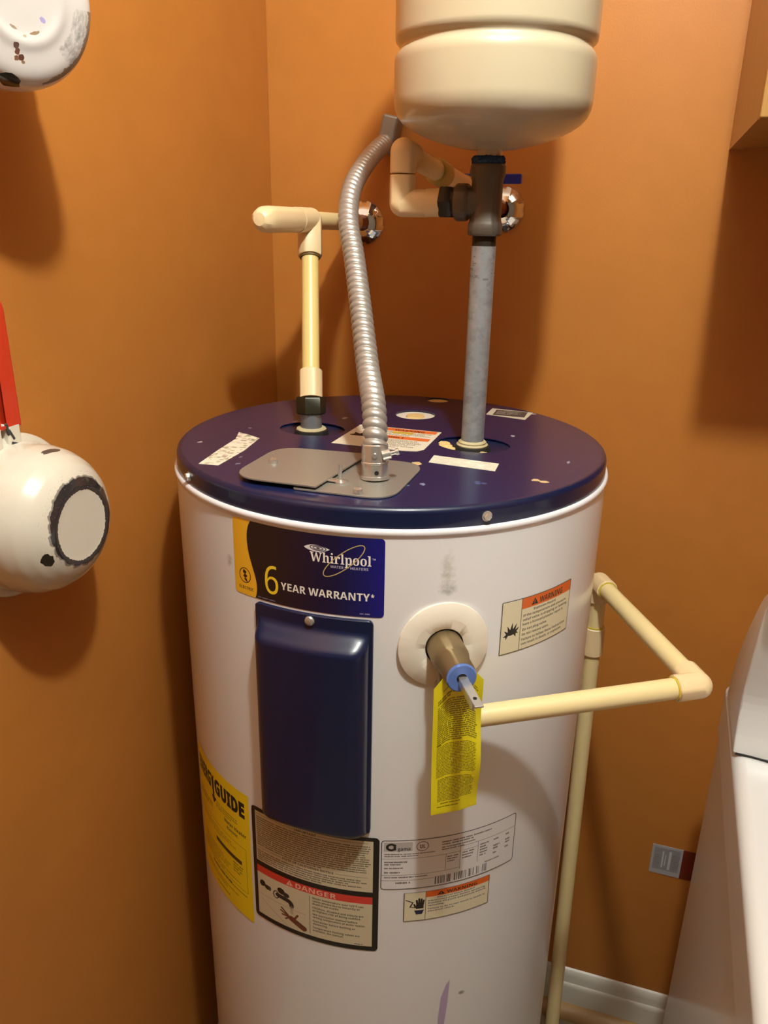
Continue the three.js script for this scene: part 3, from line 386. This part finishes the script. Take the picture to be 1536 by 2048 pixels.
// ================================================================ COLD SIDE
{
  const o = thing('cold_water_pipe', 'galvanised cold riser with an iron tee and a cream plastic branch', 'pipe');
  const X = 0.1, Z = 0.0;
  const gal = canvas(256, 1024, (g, w, h) => { g.fillStyle = '#9fa4a8'; g.fillRect(0, 0, w, h); for (let k = 0; k < 900; k++) { const q = 120 + rnd() * 70; g.fillStyle = `rgba(${q},${q + 3},${q + 6},0.25)`; g.beginPath(); g.ellipse(rnd() * w, rnd() * h, 3 + rnd() * 16, 3 + rnd() * 22, rnd() * 3, 0, 7); g.fill(); } for (let k = 0; k < 40; k++) { g.fillStyle = 'rgba(60,56,54,0.35)'; g.fillRect(rnd() * w, 30 + rnd() * 130, 4 + rnd() * 20, 2 + rnd() * 6); } g.fillStyle = 'rgba(225,228,230,0.5)'; for (const [x, y, a, b] of [[100, 400, 30, 50], [150, 470, 40, 20], [90, 650, 50, 8]]) g.fillRect(x, y, a, b); });
  part('riser', cyl(V(X, -0.004, Z), V(X, 0.224, Z), 0.0133), std(0xffffff, 0.42, 0.55, { map: gal }), o, 'dull galvanised steel riser');
  part('seal_ring', latheAt([[0.012, 0], [0.018, 0], [0.0186, 0.0014], [0.0165, 0.003], [0.0165, 0.0045], [0.0142, 0.0065], [0.012, 0.0065]], V(X, 0.0005, Z), Y), M.seal, o, 'pale sealing ring');
  part('grommet', latheAt([[0.012, 0], [0.0225, 0], [0.0205, 0.008], [0.012, 0.0085]], V(X, -0.0075, Z), Y), M.rubber, o);
  part('thread', latheAt([[0.0, 0], [0.0128, 0], [0.0128, 0.014], [0, 0.014]], V(X, 0.222, Z), Y), std(0x2a2010, 0.6, 0.5), o);
  const C0 = V(X, 0.268, Z), left = v3(-1, 0, 0);
  part('iron_tee', [latheAt([[0, 0], [0.0172, 0], [0.0185, 0.002], [0.0185, 0.012], [0.0172, 0.0145], [0.0165, 0.018], [0.0165, 0.054], [0.0175, 0.058], [0.0185, 0.06], [0.0185, 0.069], [0.0175, 0.071], [0, 0.071]], V(X, 0.2345, Z), Y, 48), latheAt([[0, 0], [0.0158, 0], [0.016, 0.017], [0.0185, 0.02], [0.0192, 0.022], [0.0192, 0.031], [0.018, 0.033], [0, 0.033]], C0, left, 48)], M.iron, o, 'dark cast iron tee');
  part('adapter', [latheAt([[0, 0], [0.0155, 0], [0.0155, 0.004], [0, 0.004]], C0.clone().addScaledVector(left, 0.0325), left, 40), latheAt([[0, 0], [0.0172, 0], [0.0178, 0.0015], [0.0178, 0.0115], [0.0165, 0.0135], [0, 0.0135]], C0.clone().addScaledVector(left, 0.0365), left, 6)], std(0x2a251a, 0.45, 0.4), o, 'dark hexagonal adapter');
  const Ea = V(0.0065, 0.2665, 0), Eb = V(0.0065, 0.318, 0), Ew = V(0.0635, 0.2665, ZB), dw = Ew.clone().sub(Eb).normalize();
  part('coupling', cyl(V(0.051, 0.2675, 0), V(0.034, 0.267, 0), 0.0145), M.fitting, o);
  part('elbow', elbowGeo(Ea, v3(1, 0, 0), Y, 0.0285, 0.0143), M.fitting, o);
  part('elbow', elbowGeo(Eb, v3(0, -1, 0), dw, 0.0215, 0.0143), M.fitting, o);
  part('pipe', cyl(Eb, Eb.clone().addScaledVector(dw, 0.1), RP), M.cpvc, o);
  part('collar', latheAt([[0, 0], [0.0142, 0], [0.0148, 0.002], [0.0148, 0.022], [0.0138, 0.024], [0, 0.024]], Eb.clone().addScaledVector(dw, 0.085), dw), std(0xb39a52, 0.5, 0.1), o, 'yellow stained plastic collar');
  part('coupling', cyl(Eb.clone().addScaledVector(dw, 0.106), Eb.clone().addScaledVector(dw, 0.17), 0.0132), M.fitting, o);
  part('stub', cyl(Eb.clone().addScaledVector(dw, 0.24), Ew, 0.0112), M.copper, o);
  // ball valve on the branch with its blue handle
  const s = thing('shutoff_valve', 'brass ball valve with a blue lever handle behind the iron tee', 'valve');
  const vc = Eb.clone().addScaledVector(dw, 0.205);
  part('body', [latheAt([[0, 0], [0.0145, 0], [0.0145, 0.014], [0.012, 0.018], [0.016, 0.026], [0.016, 0.044], [0.012, 0.052], [0.0145, 0.056], [0.0145, 0.07], [0, 0.07]], vc.clone().addScaledVector(dw, -0.035), dw), cyl(vc, vc.clone().add(v3(0, 0.028, 0)), 0.006)], M.brass, s);
  const hb = new RoundedBoxGeometry(0.078, 0.012, 0.012, 3, 0.002); hb.translate(vc.x + 0.023, vc.y + 0.0165, vc.z); part('handle', hb, M.blueHandle, s, 'blue lever handle');
}
{ // expansion tank
  const o = thing('expansion_tank', 'beige steel expansion tank standing on the iron tee above the heater', 'tank');
  const pts = [[0, 0.319], [0.014, 0.3188], [0.03, 0.3206], [0.05, 0.3248], [0.069, 0.3308], [0.083, 0.3372], [0.0915, 0.3428], [0.0967, 0.3486], [0.0998, 0.3556], [0.101, 0.3635], [0.1012, 0.396], [0.1006, 0.4015], [0.0985, 0.4055], [0.0958, 0.4085], [0.0955, 0.4115], [0.0975, 0.414], [0.1, 0.4165], [0.1008, 0.421], [0.101, 0.55], [0.1, 0.566], [0.096, 0.583], [0.088, 0.6], [0.075, 0.615], [0.056, 0.626], [0.03, 0.633], [0, 0.635]].map(([r, y]) => new THREE.Vector2(r, y));
  const sp = new THREE.SplineCurve(pts); const g = new THREE.LatheGeometry(pts, 120); g.translate(0.1, T, 0);
  part('shell', g, M.tankPaint, o, 'glossy beige shell with a rolled seam');
  part('neck', latheAt(ring(0, 0.0135, 0.012, 0.0008), V(0.1, 0.3095, 0), Y), M.tankPaint, o);
  // thread sealant: lumpy blue ring
  const d = new THREE.TorusGeometry(0.0128, 0.0042, 14, 60), p = d.attributes.position; for (let i = 0; i < p.count; i++) { const k = 1 + 0.14 * noise2(p.getX(i) * 300, p.getY(i) * 300 + p.getZ(i) * 200); p.setXYZ(i, p.getX(i) * k, p.getY(i) * k, p.getZ(i) * 1.3 * k); } d.computeVertexNormals(); d.rotateX(Math.PI / 2); d.translate(0.1, T + 0.3082, 0);
  part('thread_sealant', d, M.dope, o, 'dark blue thread sealant');
}

// ================================================================ CONDUIT
{
  const o = thing('electrical_conduit', 'flexible spiral metal conduit curving from the wiring plate up to the wall', 'conduit');
  const pts = [[0.0345, 0.034, 0.166], [0.031, 0.05, 0.158], [0.0228, 0.07, 0.139], [-0.001, 0.098, 0.089], [-0.034, 0.158, 0.022], [-0.0625, 0.209, -0.034], [-0.0855, 0.248, -0.077], [-0.0985, 0.283, -0.122], [-0.105, 0.317, -0.19], [-0.107, 0.341, -0.25], [-0.107, 0.352, -0.282]].map((q) => V(...q));
  const cv = new THREE.CatmullRomCurve3(pts, false, 'centripetal'), len = cv.getLength(), pitch = 0.0098, turns = len / pitch, n = Math.ceil(turns * 12), k = 40;
  const fr = cv.computeFrenetFrames(n, false), pos = [], uv = [], idx = [];
  for (let i = 0; i <= n; i++) { const s = i / n, c = cv.getPointAt(s); for (let j = 0; j <= k; j++) { const a = j / k * Math.PI * 2, ph = ((s * turns + j / k) % 1 + 1) % 1, w = Math.pow(Math.abs(Math.sin(Math.PI * ph)), 0.7), r = 0.0098 + 0.003 * w; const q = fr.normals[i].clone().multiplyScalar(Math.cos(a) * r).addScaledVector(fr.binormals[i], Math.sin(a) * r).add(c); pos.push(q.x, q.y, q.z); uv.push(s, j / k); } }
  for (let i = 0; i < n; i++) for (let j = 0; j < k; j++) { const a = i * (k + 1) + j, b = a + k + 1; idx.push(a, a + 1, b, b, a + 1, b + 1); }
  let g = new THREE.BufferGeometry(); g.setAttribute('position', new THREE.Float32BufferAttribute(pos, 3)); g.setAttribute('uv', new THREE.Float32BufferAttribute(uv, 2)); g.setIndex(idx); g.computeVertexNormals();
  part('armour', g, std(0xb2aea8, 0.4, 0.6), o, 'spiral steel armour');
  const b = V(0.0355, 0.0022, 0.1695);
  const up = v3(-0.06, 1, -0.12).normalize();
  const con = part('connector', latheAt([[0, 0], [0.0148, 0], [0.015, 0.001], [0.0148, 0.003], [0.0134, 0.0035], [0.0134, 0.0155], [0.0139, 0.016], [0.0139, 0.0172], [0.0134, 0.0178], [0.0134, 0.0345], [0.0126, 0.0355], [0.0118, 0.0355]], b, up), M.zinc, o, 'die cast conduit connector');
  const sc = b.clone().add(v3(0.0125, 0.027, 0.002)), sd = v3(0.9, 0.28, -0.3).normalize();
  part('lug', [cyl(sc.clone().addScaledVector(sd, -0.004), sc.clone().addScaledVector(sd, 0.004), 0.0052), cyl(sc.clone().addScaledVector(sd, 0.003), sc.clone().addScaledVector(sd, 0.0125), 0.0024), cyl(sc.clone().addScaledVector(sd, 0.0095), sc.clone().addScaledVector(sd, 0.0125), 0.0036)], M.zinc, con, 'clamp screw');
  const hd = v3(0.42, 0, 0.9).normalize(), hc = b.clone().add(v3(0, 0.0095, 0)).addScaledVector(hd, 0.0128);
  part('hole', latheAt([[0, 0], [0.0022, 0], [0.0022, 0.0008], [0, 0.0008]], hc, hd, 20), M.black, con);
  const hd2 = v3(0.3, 0.02, 0.95).normalize(), hc2 = b.clone().add(v3(-0.001, 0.0265, -0.002)).addScaledVector(hd2, 0.0128); part('rivet', latheAt([[0, 0], [0.0028, 0], [0.0022, 0.0014], [0, 0.0018]], hc2, hd2, 20), M.zinc, con);
  const we = pts[pts.length - 1]; 
  part('wall_fitting', [new RoundedBoxGeometry(0.024, 0.05, 0.03, 3, 0.004).rotateZ(-0.22).translate(we.x + 0.004, we.y + 0.012, ZB + 0.0165)], M.galv, o, 'grey metal wall fitting');
}

// ================================================================ ENAMEL PANS ON THE LEFT WALL
function panGeo(profile, c, seg = 96, samples = 90) { // profile [radius, distance from wall], resampled by arc length so that v follows it
  const path = profile.map(([r, x]) => new THREE.Vector2(r, x)); let cum = [0]; for (let i = 1; i < path.length; i++) cum.push(cum[i - 1] + path[i].distanceTo(path[i - 1]));
  const tot = cum[cum.length - 1], out = []; for (let k = 0; k <= samples; k++) { const s = k / samples * tot; let i = 1; while (i < path.length - 1 && cum[i] < s) i++; const t = (s - cum[i - 1]) / (cum[i] - cum[i - 1]); out.push(path[i - 1].clone().lerp(path[i], t)); }
  for (let q = 0; q < 2; q++) for (let i = 1; i < out.length - 1; i++) { const a = out[i - 1], b = out[i + 1]; out[i].lerp(new THREE.Vector2((a.x + b.x) / 2, (a.y + b.y) / 2), 0.5); }
  const g = new THREE.LatheGeometry(out, seg); g.applyMatrix4(new THREE.Matrix4().makeBasis(v3(0, 1, 0), v3(1, 0, 0), v3(0, 0, -1))); // axis y -> +x
  g.translate(XL, c[0] + T, c[1]); return { g, tot };
}
// the lathe's angle: u = 0 towards local +z of the lathe = world -z, quarter turn towards local +x = world +y
{
  const o = thing('enamel_saucepan', 'white enamel saucepan with chipped black base ring and red handle on the wall', 'saucepan');
  const c = [-0.0335, 0.306];
  const prof = [[0.080, 0.002], [0.083, 0.005], [0.081, 0.010], [0.0745, 0.013], [0.0735, 0.02], [0.0735, 0.036], [0.071, 0.05], [0.066, 0.062], [0.058, 0.0725], [0.049, 0.0795], [0.042, 0.083], [0.0385, 0.0845], [0.0372, 0.0852], [0.0352, 0.0838], [0.02, 0.0836], [0, 0.0836]];
  let cum = 0; const tot = prof.reduce((s, p, i) => i ? s + Math.hypot(p[0] - prof[i - 1][0], p[1] - prof[i - 1][1]) : 0, 0);
  const tex = canvas(2048, 1024, (g, w, h) => {
    g.fillStyle = '#d2c9b9'; g.fillRect(0, 0, w, h);
    // v runs up the canvas: v = 0 at the wall rim (bottom row), 1 at the base centre (top row)
    const vOf = (i) => { let s = 0; for (let k = 1; k <= i; k++) s += Math.hypot(prof[k][0] - prof[k - 1][0], prof[k][1] - prof[k - 1][1]); return s / tot; };
    const yv = (v) => (1 - v) * h, v0 = vOf(9), v1 = vOf(13);
    for (let x = 0; x < w; x += 2) { const a = x / w * Math.PI * 2, jag = noise2(Math.cos(a) * 4, Math.sin(a) * 4) + 0.3 * noise2(Math.cos(a) * 11, Math.sin(a) * 11), ji = noise2(Math.cos(a) * 9 + 40, Math.sin(a) * 9), th = (0.0045 + 0.0085 * (0.5 + 0.5 * Math.cos(a - 1.3)) + 0.0012 * jag) / tot, top = v1 + (0.0005 + 0.0006 * ji) / tot; g.fillStyle = '#2d2a2b'; g.fillRect(x, yv(top), 2, (top - v1 + th) * h); g.fillStyle = 'rgba(70,66,62,0.55)'; g.fillRect(x, yv(v1 - th), 2, (0.0016 + 0.001 * jag) / tot * h); }
    for (let k = 0; k < 500; k++) { g.fillStyle = `rgba(150,142,132,${0.2 + 0.3 * rnd()})`; g.fillRect(rnd() * w, yv(lerp(v0 - 0.03, v1, rnd())), 2 + rnd() * 10, 1 + rnd() * 4); }
    const chip = (deg, v, rx, ry, col) => { g.fillStyle = col; g.beginPath(); for (let i = 0; i < 14; i++) { const a = i / 14 * 6.28, e = 0.8 + 0.3 * rnd(); const X = ((deg / 360 * w) % w) + Math.cos(a) * rx * e, Yy = yv(v) + Math.sin(a) * ry * e; i ? g.lineTo(X, Yy) : g.moveTo(X, Yy); } g.closePath(); g.fill(); };
    chip(84, vOf(6) + 0.02, 66, 26, '#4b4642'); chip(203, vOf(9) - 0.01, 50, 44, '#1d1b12'); chip(200, vOf(5), 6, 5, '#a89a88'); chip(250, vOf(5) - 0.05, 8, 5, '#a89a88');
  });
  tex.wrapS = THREE.RepeatWrapping;
  const { g } = panGeo(prof, c);
  part('pan', g, std(0xffffff, 0.22, 0, { map: tex, clearcoat: 0.6, clearcoatRoughness: 0.06, side: THREE.DoubleSide }), o);
  // long looped handle, flat against the wall
  const s = new THREE.Shape(); const zc = 0.315, y0 = 0.046, y1 = 0.165; s.moveTo(-0.021, 0); s.lineTo(-0.0195, 0.105); s.quadraticCurveTo(-0.018, 0.122, 0, 0.122); s.quadraticCurveTo(0.018, 0.122, 0.0195, 0.105); s.lineTo(0.021, 0); s.closePath();
  const hole = new THREE.Path(); hole.moveTo(-0.0035, 0.002); hole.lineTo(-0.0035, 0.095); hole.quadraticCurveTo(0, 0.102, 0.0035, 0.095); hole.lineTo(0.0035, 0.002); hole.closePath(); s.holes.push(hole);
  const hg = new THREE.ExtrudeGeometry(s, { depth: 0.006, bevelEnabled: true, bevelSize: 0.0025, bevelThickness: 0.0025, bevelSegments: 4, curveSegments: 12 });
  hg.applyMatrix4(new THREE.Matrix4().makeBasis(v3(0, 0, -1), v3(0, 1, 0), v3(1, 0, 0))); hg.translate(XL + 0.0075, T + y0 + 0.012, zc);
  const handle = part('handle', hg, M.red, o, 'red enamelled loop handle');
  const bm = std(0xd9d0bf, 0.3); for (const e of [-0.012, 0.012]) part('bracket', new RoundedBoxGeometry(0.011, 0.03, 0.0165, 3, 0.002).translate(XL + 0.0105, T + y0 - 0.001, zc + e), bm, o, 'white chipped handle bracket');
  for (const [dy, dz, a] of [[0.004, -0.002, 0.5], [-0.006, -0.006, 1.2], [0.01, 0.002, 0.2]]) { const q = new RoundedBoxGeometry(0.002, 0.012, 0.003, 2, 0.0008); q.rotateX(a); q.translate(XL + 0.0155, T + y0 + dy, zc - 0.006 + dz); part('chip', q, M.gasket, o, 'dark chip in the enamel'); }
}
{
  const o = thing('enamel_basin', 'white enamel pan with rust spots hung base outward, higher up on the wall', 'pan');
  const P1 = V(-0.221, 0.4011, 0.3195), N = v3(0.905, -0.119, 0.4083).normalize(), E1 = v3(0.4112, 0, -0.9115).normalize(), E2 = N.clone().cross(E1).normalize();   // it hangs tilted, its base turned to the room
  const prof = [[0.0605, -0.06], [0.0645, -0.058], [0.0645, -0.053], [0.0615, -0.05], [0.062, -0.04], [0.0628, -0.02], [0.0632, -0.002], [0.0628, 0.012], [0.061, 0.0215], [0.0578, 0.0285], [0.0535, 0.0325], [0.048, 0.0345], [0.04, 0.0353], [0.0345, 0.0358], [0.0315, 0.0372], [0.029, 0.0377], [0.0265, 0.0372], [0.024, 0.0362], [0.015, 0.036], [0, 0.036]];
  const tot = prof.reduce((s, p, i) => i ? s + Math.hypot(p[0] - prof[i - 1][0], p[1] - prof[i - 1][1]) : 0, 0);
  const vOf = (i) => { let s = 0; for (let k = 1; k <= i; k++) s += Math.hypot(prof[k][0] - prof[k - 1][0], prof[k][1] - prof[k - 1][1]); return s / tot; };
  const vR = (r) => 1 - (r + 0.0022 * smooth(0.02, 0.034, r)) / tot;               // on the nearly flat face
  const tex = canvas(2048, 2048, (g, w, h) => {
    g.fillStyle = '#d0c9c4'; g.fillRect(0, 0, w, h); const yv = (v) => (1 - v) * h;
    const chip = (deg, v, rx, ry, col, n = 12) => { g.fillStyle = col; g.beginPath(); for (let i = 0; i < n; i++) { const a = i / n * 6.28, e = 0.75 + 0.4 * rnd(); const X = deg / 360 * w + Math.cos(a) * rx * e, Yy = yv(v) + Math.sin(a) * ry * e; i ? g.lineTo(X, Yy) : g.moveTo(X, Yy); } g.closePath(); g.fill(); };
    for (let x = 0.78 * w; x < w; x += 2) { const d = x / w * 360, j = noise2(x * 0.014, 5) + 0.5 * noise2(x * 0.06, 2), k = smooth(284, 300, d), t = (0.004 + 0.0015 * j) * k; if (t <= 0) continue; g.fillStyle = 'rgba(112,100,84,0.8)'; g.fillRect(x, yv(vOf(9) + (0.002 + t) / tot), 2, (t + 0.002) / tot * h); }
    for (let k = 0; k < 420; k++) { const d = 312 + rnd() * 46, x = d / 360 * w; g.fillStyle = `rgba(128,124,120,${0.05 + 0.12 * rnd()})`; g.beginPath(); g.ellipse(x, yv(lerp(vOf(9), vOf(12), rnd())), 6 + rnd() * 26, 3 + rnd() * 14, rnd() * 3, 0, 7); g.fill(); }
    chip(258, vOf(9), 60, 100, '#1a1612'); chip(352, vOf(8), 26, 60, '#1d1916');
    // rust specks by angle and distance from the pan's axis
    for (const [deg, r, a, b, col] of [[256, 0.031, 22, 34, '#5d3a30'], [259, 0.0345, 18, 34, '#6a4438'], [264, 0.038, 20, 36, '#5d3a30'], [259, 0.0395, 14, 26, '#7a5642'], [266, 0.041, 12, 18, '#8a6a58'], [247, 0.022, 44, 14, '#a08a74'], [288, 0.0228, 70, 16, '#937a5e'], [268, 0.0245, 20, 12, '#b3a08c'], [319, 0.0185, 34, 34, '#a79ac8']]) chip(deg, vR(r), a, b, col);
  });
  tex.wrapS = THREE.RepeatWrapping;
  const { g } = panGeo(prof, [0, 0]);
  g.translate(-XL, -T, 0); g.applyMatrix4(new THREE.Matrix4().makeBasis(N, E2, E1.clone().negate())); g.translate(P1.x, P1.y, P1.z);
  part('pan', g, std(0xffffff, 0.22, 0, { map: tex, clearcoat: 0.6, clearcoatRoughness: 0.06, side: THREE.DoubleSide }), o);
  const rc = P1.clone().addScaledVector(N, -0.054).addScaledVector(E2, 0.074);
  part('hanging_ring', new THREE.TorusGeometry(0.012, 0.0025, 12, 40).rotateY(0.5).translate(rc.x, rc.y, rc.z), M.gasket, o);
}

// ================================================================ WALL STICKER, CABINET, WASHER
{
  const tex = canvas(512, 512, (g, w, h) => { g.fillStyle = '#a7a4a8'; g.fillRect(0, 0, w, h); g.fillStyle = '#8d898c'; g.fillRect(40, 40, w - 80, h - 120); g.fillStyle = '#c2bfc2'; g.fillRect(180, 90, 26, 300); g.fillRect(290, 80, 40, 330); g.fillRect(230, 150, 16, 200); print(g, 350, 120, 130, 8, 34, '#747074', 0.5); print(g, 60, 160, 100, 6, 34, '#77747a', 0.5); });
  const o = thing('wall_label', 'silvery printed label with a dark red edge on the back wall', 'label');
  part('label_sheet', box(0.051, 0.062, 0.0012, 0.4305, T - 0.8055, ZB + 0.0006), paper(tex, 0.4), o);
  part('label_edge', box(0.02, 0.062, 0.0012, 0.466, T - 0.8055, ZB + 0.0006), std(0x6f2410, 0.5), o, 'dark red strip');
}
{
  const wood = canvas(512, 1024, (g, w, h) => { g.fillStyle = '#a67a3e'; g.fillRect(0, 0, w, h); for (let k = 0; k < 900; k++) { const x = rnd() * w, y = rnd() * h, l = 40 + rnd() * 240; g.strokeStyle = `rgba(${120 + rnd() * 50},${82 + rnd() * 36},${30 + rnd() * 24},${0.1 + 0.22 * rnd()})`; g.lineWidth = 0.6 + rnd() * 1.6; g.beginPath(); g.moveTo(x, y); g.bezierCurveTo(x + rnd() * 8 - 4, y + l / 3, x + rnd() * 8 - 4, y + l * 0.6, x + rnd() * 8 - 4, y + l); g.stroke(); } });
  const oak = std(0xffffff, 0.45, 0, { map: wood, clearcoat: 0.3, clearcoatRoughness: 0.2 });
  const o = thing('wall_cabinet', 'oak wall cabinet hanging on the back wall above the washer', 'cabinet');
  const x0 = 0.3535, x1 = 1.11, y0 = T + 0.3425, y1 = H - 0.06, zf = 0.005, t = 0.018;
  part('side_panel', box(t, y1 - y0, zf - ZB, x0 + t / 2, (y0 + y1) / 2, (zf + ZB) / 2), oak, o); part('side_panel', box(t, y1 - y0, zf - ZB, x1 - t / 2, (y0 + y1) / 2, (zf + ZB) / 2), oak, o);
  part('bottom_panel', box(x1 - x0 - 2 * t, t, zf - ZB, (x0 + x1) / 2, y0 + t / 2 + 0.002, (zf + ZB) / 2), oak, o); part('top_panel', box(x1 - x0 - 2 * t, t, zf - ZB, (x0 + x1) / 2, y1 - t / 2, (zf + ZB) / 2), oak, o);
  const f = 0.038, zt = zf + 0.0095; part('stile', box(f, y1 - y0, 0.019, x0 + f / 2, (y0 + y1) / 2, zt, 0.0015), oak, o); part('stile', box(f, y1 - y0, 0.019, x1 - f / 2, (y0 + y1) / 2, zt, 0.0015), oak, o);
  part('rail', box(x1 - x0 - 2 * f, f, 0.019, (x0 + x1) / 2, y0 + f / 2, zt, 0.0015), oak, o); part('rail', box(x1 - x0 - 2 * f, f, 0.019, (x0 + x1) / 2, y1 - f / 2, zt, 0.0015), oak, o);
  const dw = (x1 - x0 - 0.046) / 2;
  for (const k of [0, 1]) { const dx = x0 + 0.022 + dw / 2 + k * (dw + 0.003); const d = part('door', [box(dw, y1 - y0 - 0.044, 0.019, dx, (y0 + y1) / 2, zf + 0.0285, 0.003)], oak, o); part('door_panel', box(dw - 0.12, y1 - y0 - 0.164, 0.006, dx, (y0 + y1) / 2, zf + 0.0405, 0.002), oak, d); part('knob', latheAt([[0, 0], [0.006, 0], [0.006, 0.008], [0.014, 0.016], [0.012, 0.024], [0, 0.027]], v3(dx + (k ? -1 : 1) * (dw / 2 - 0.03), y0 + 0.08, zf + 0.038), v3(0, 0, 1)), M.brass, d); }
}
{
  const o = thing('washing_machine', 'white top loading washing machine with a curved console, beside the heater', 'washing machine');
  o.position.set(0.43, 0, 0.066); o.rotation.y = -1.95 * D2R;                    // its left edge; local +x runs along its width, +z to the front
  const wd = 0.68, zr = -0.162, zf = 0.53, top = T - 0.305;
  part('cabinet', box(wd - 0.006, top - 0.075 - 0.02, zf - zr - 0.006, wd / 2, (top - 0.075 + 0.02) / 2, (zf + zr) / 2, 0.012), M.washer, o);
  part('top_cover', box(wd, 0.083, zf - zr, wd / 2, top - 0.0415, (zf + zr) / 2, 0.014), M.washer, o);
  part('lid', [box(wd - 0.16, 0.008, zf - 0.1, wd / 2, top + 0.003, (zf + 0.05) / 2 + 0.01, 0.003)], M.washer, o);
  const s = new THREE.Shape(); const P = [[-0.128, 0], [-0.11, 0.055], [-0.0676, 0.118], [-0.016, 0.1785], [0.0095, 0.2], [0.03, 0.212], [0.044, 0.209], [0.0395, 0.2], [0.0257, 0.19], [0.008, 0.134], [-0.0085, 0.068], [-0.006, 0.03], [0.004, 0]];
  s.moveTo(P[0][0], P[0][1]); s.splineThru([...P.slice(1, 6)].map((q) => new THREE.Vector2(...q))); s.lineTo(...P[6]); s.splineThru([P[8], P[9], P[10], P[11], P[12]].map((q) => new THREE.Vector2(...q))); s.closePath();
  const g = new THREE.ExtrudeGeometry(s, { depth: wd - 0.008, bevelEnabled: true, bevelSize: 0.003, bevelThickness: 0.004, bevelSegments: 4, curveSegments: 16, bevelOffset: -0.003 });
  g.applyMatrix4(new THREE.Matrix4().makeBasis(v3(0, 0, 1), v3(0, 1, 0), v3(-1, 0, 0))); g.translate(wd - 0.004, top + 0.0008, 0);
  part('console', toCreasedNormals(g, 0.5), M.washer, o, 'curved white control console');
  for (const x of [0.05, wd - 0.05]) for (const z of [zr + 0.06, zf - 0.06]) part('foot', latheAt([[0, 0], [0.022, 0], [0.022, 0.012], [0.01, 0.016], [0.01, 0.024], [0, 0.024]], v3(x, 0, z), Y, 24), M.rubber, o);
  // dark seam between console and top
  const sm = new THREE.CatmullRomCurve3([v3(0.002, top + 0.001, 0.0045), v3(0.02, top + 0.0015, 0.006), v3(0.06, top + 0.0015, 0.012), v3(0.2, top + 0.0015, 0.016), v3(wd - 0.2, top + 0.0015, 0.016), v3(wd - 0.004, top + 0.001, 0.0045)]);
  part('seam', new THREE.TubeGeometry(sm, 80, 0.0012, 8), M.gap, o);
}

renderer.render(scene, camera);
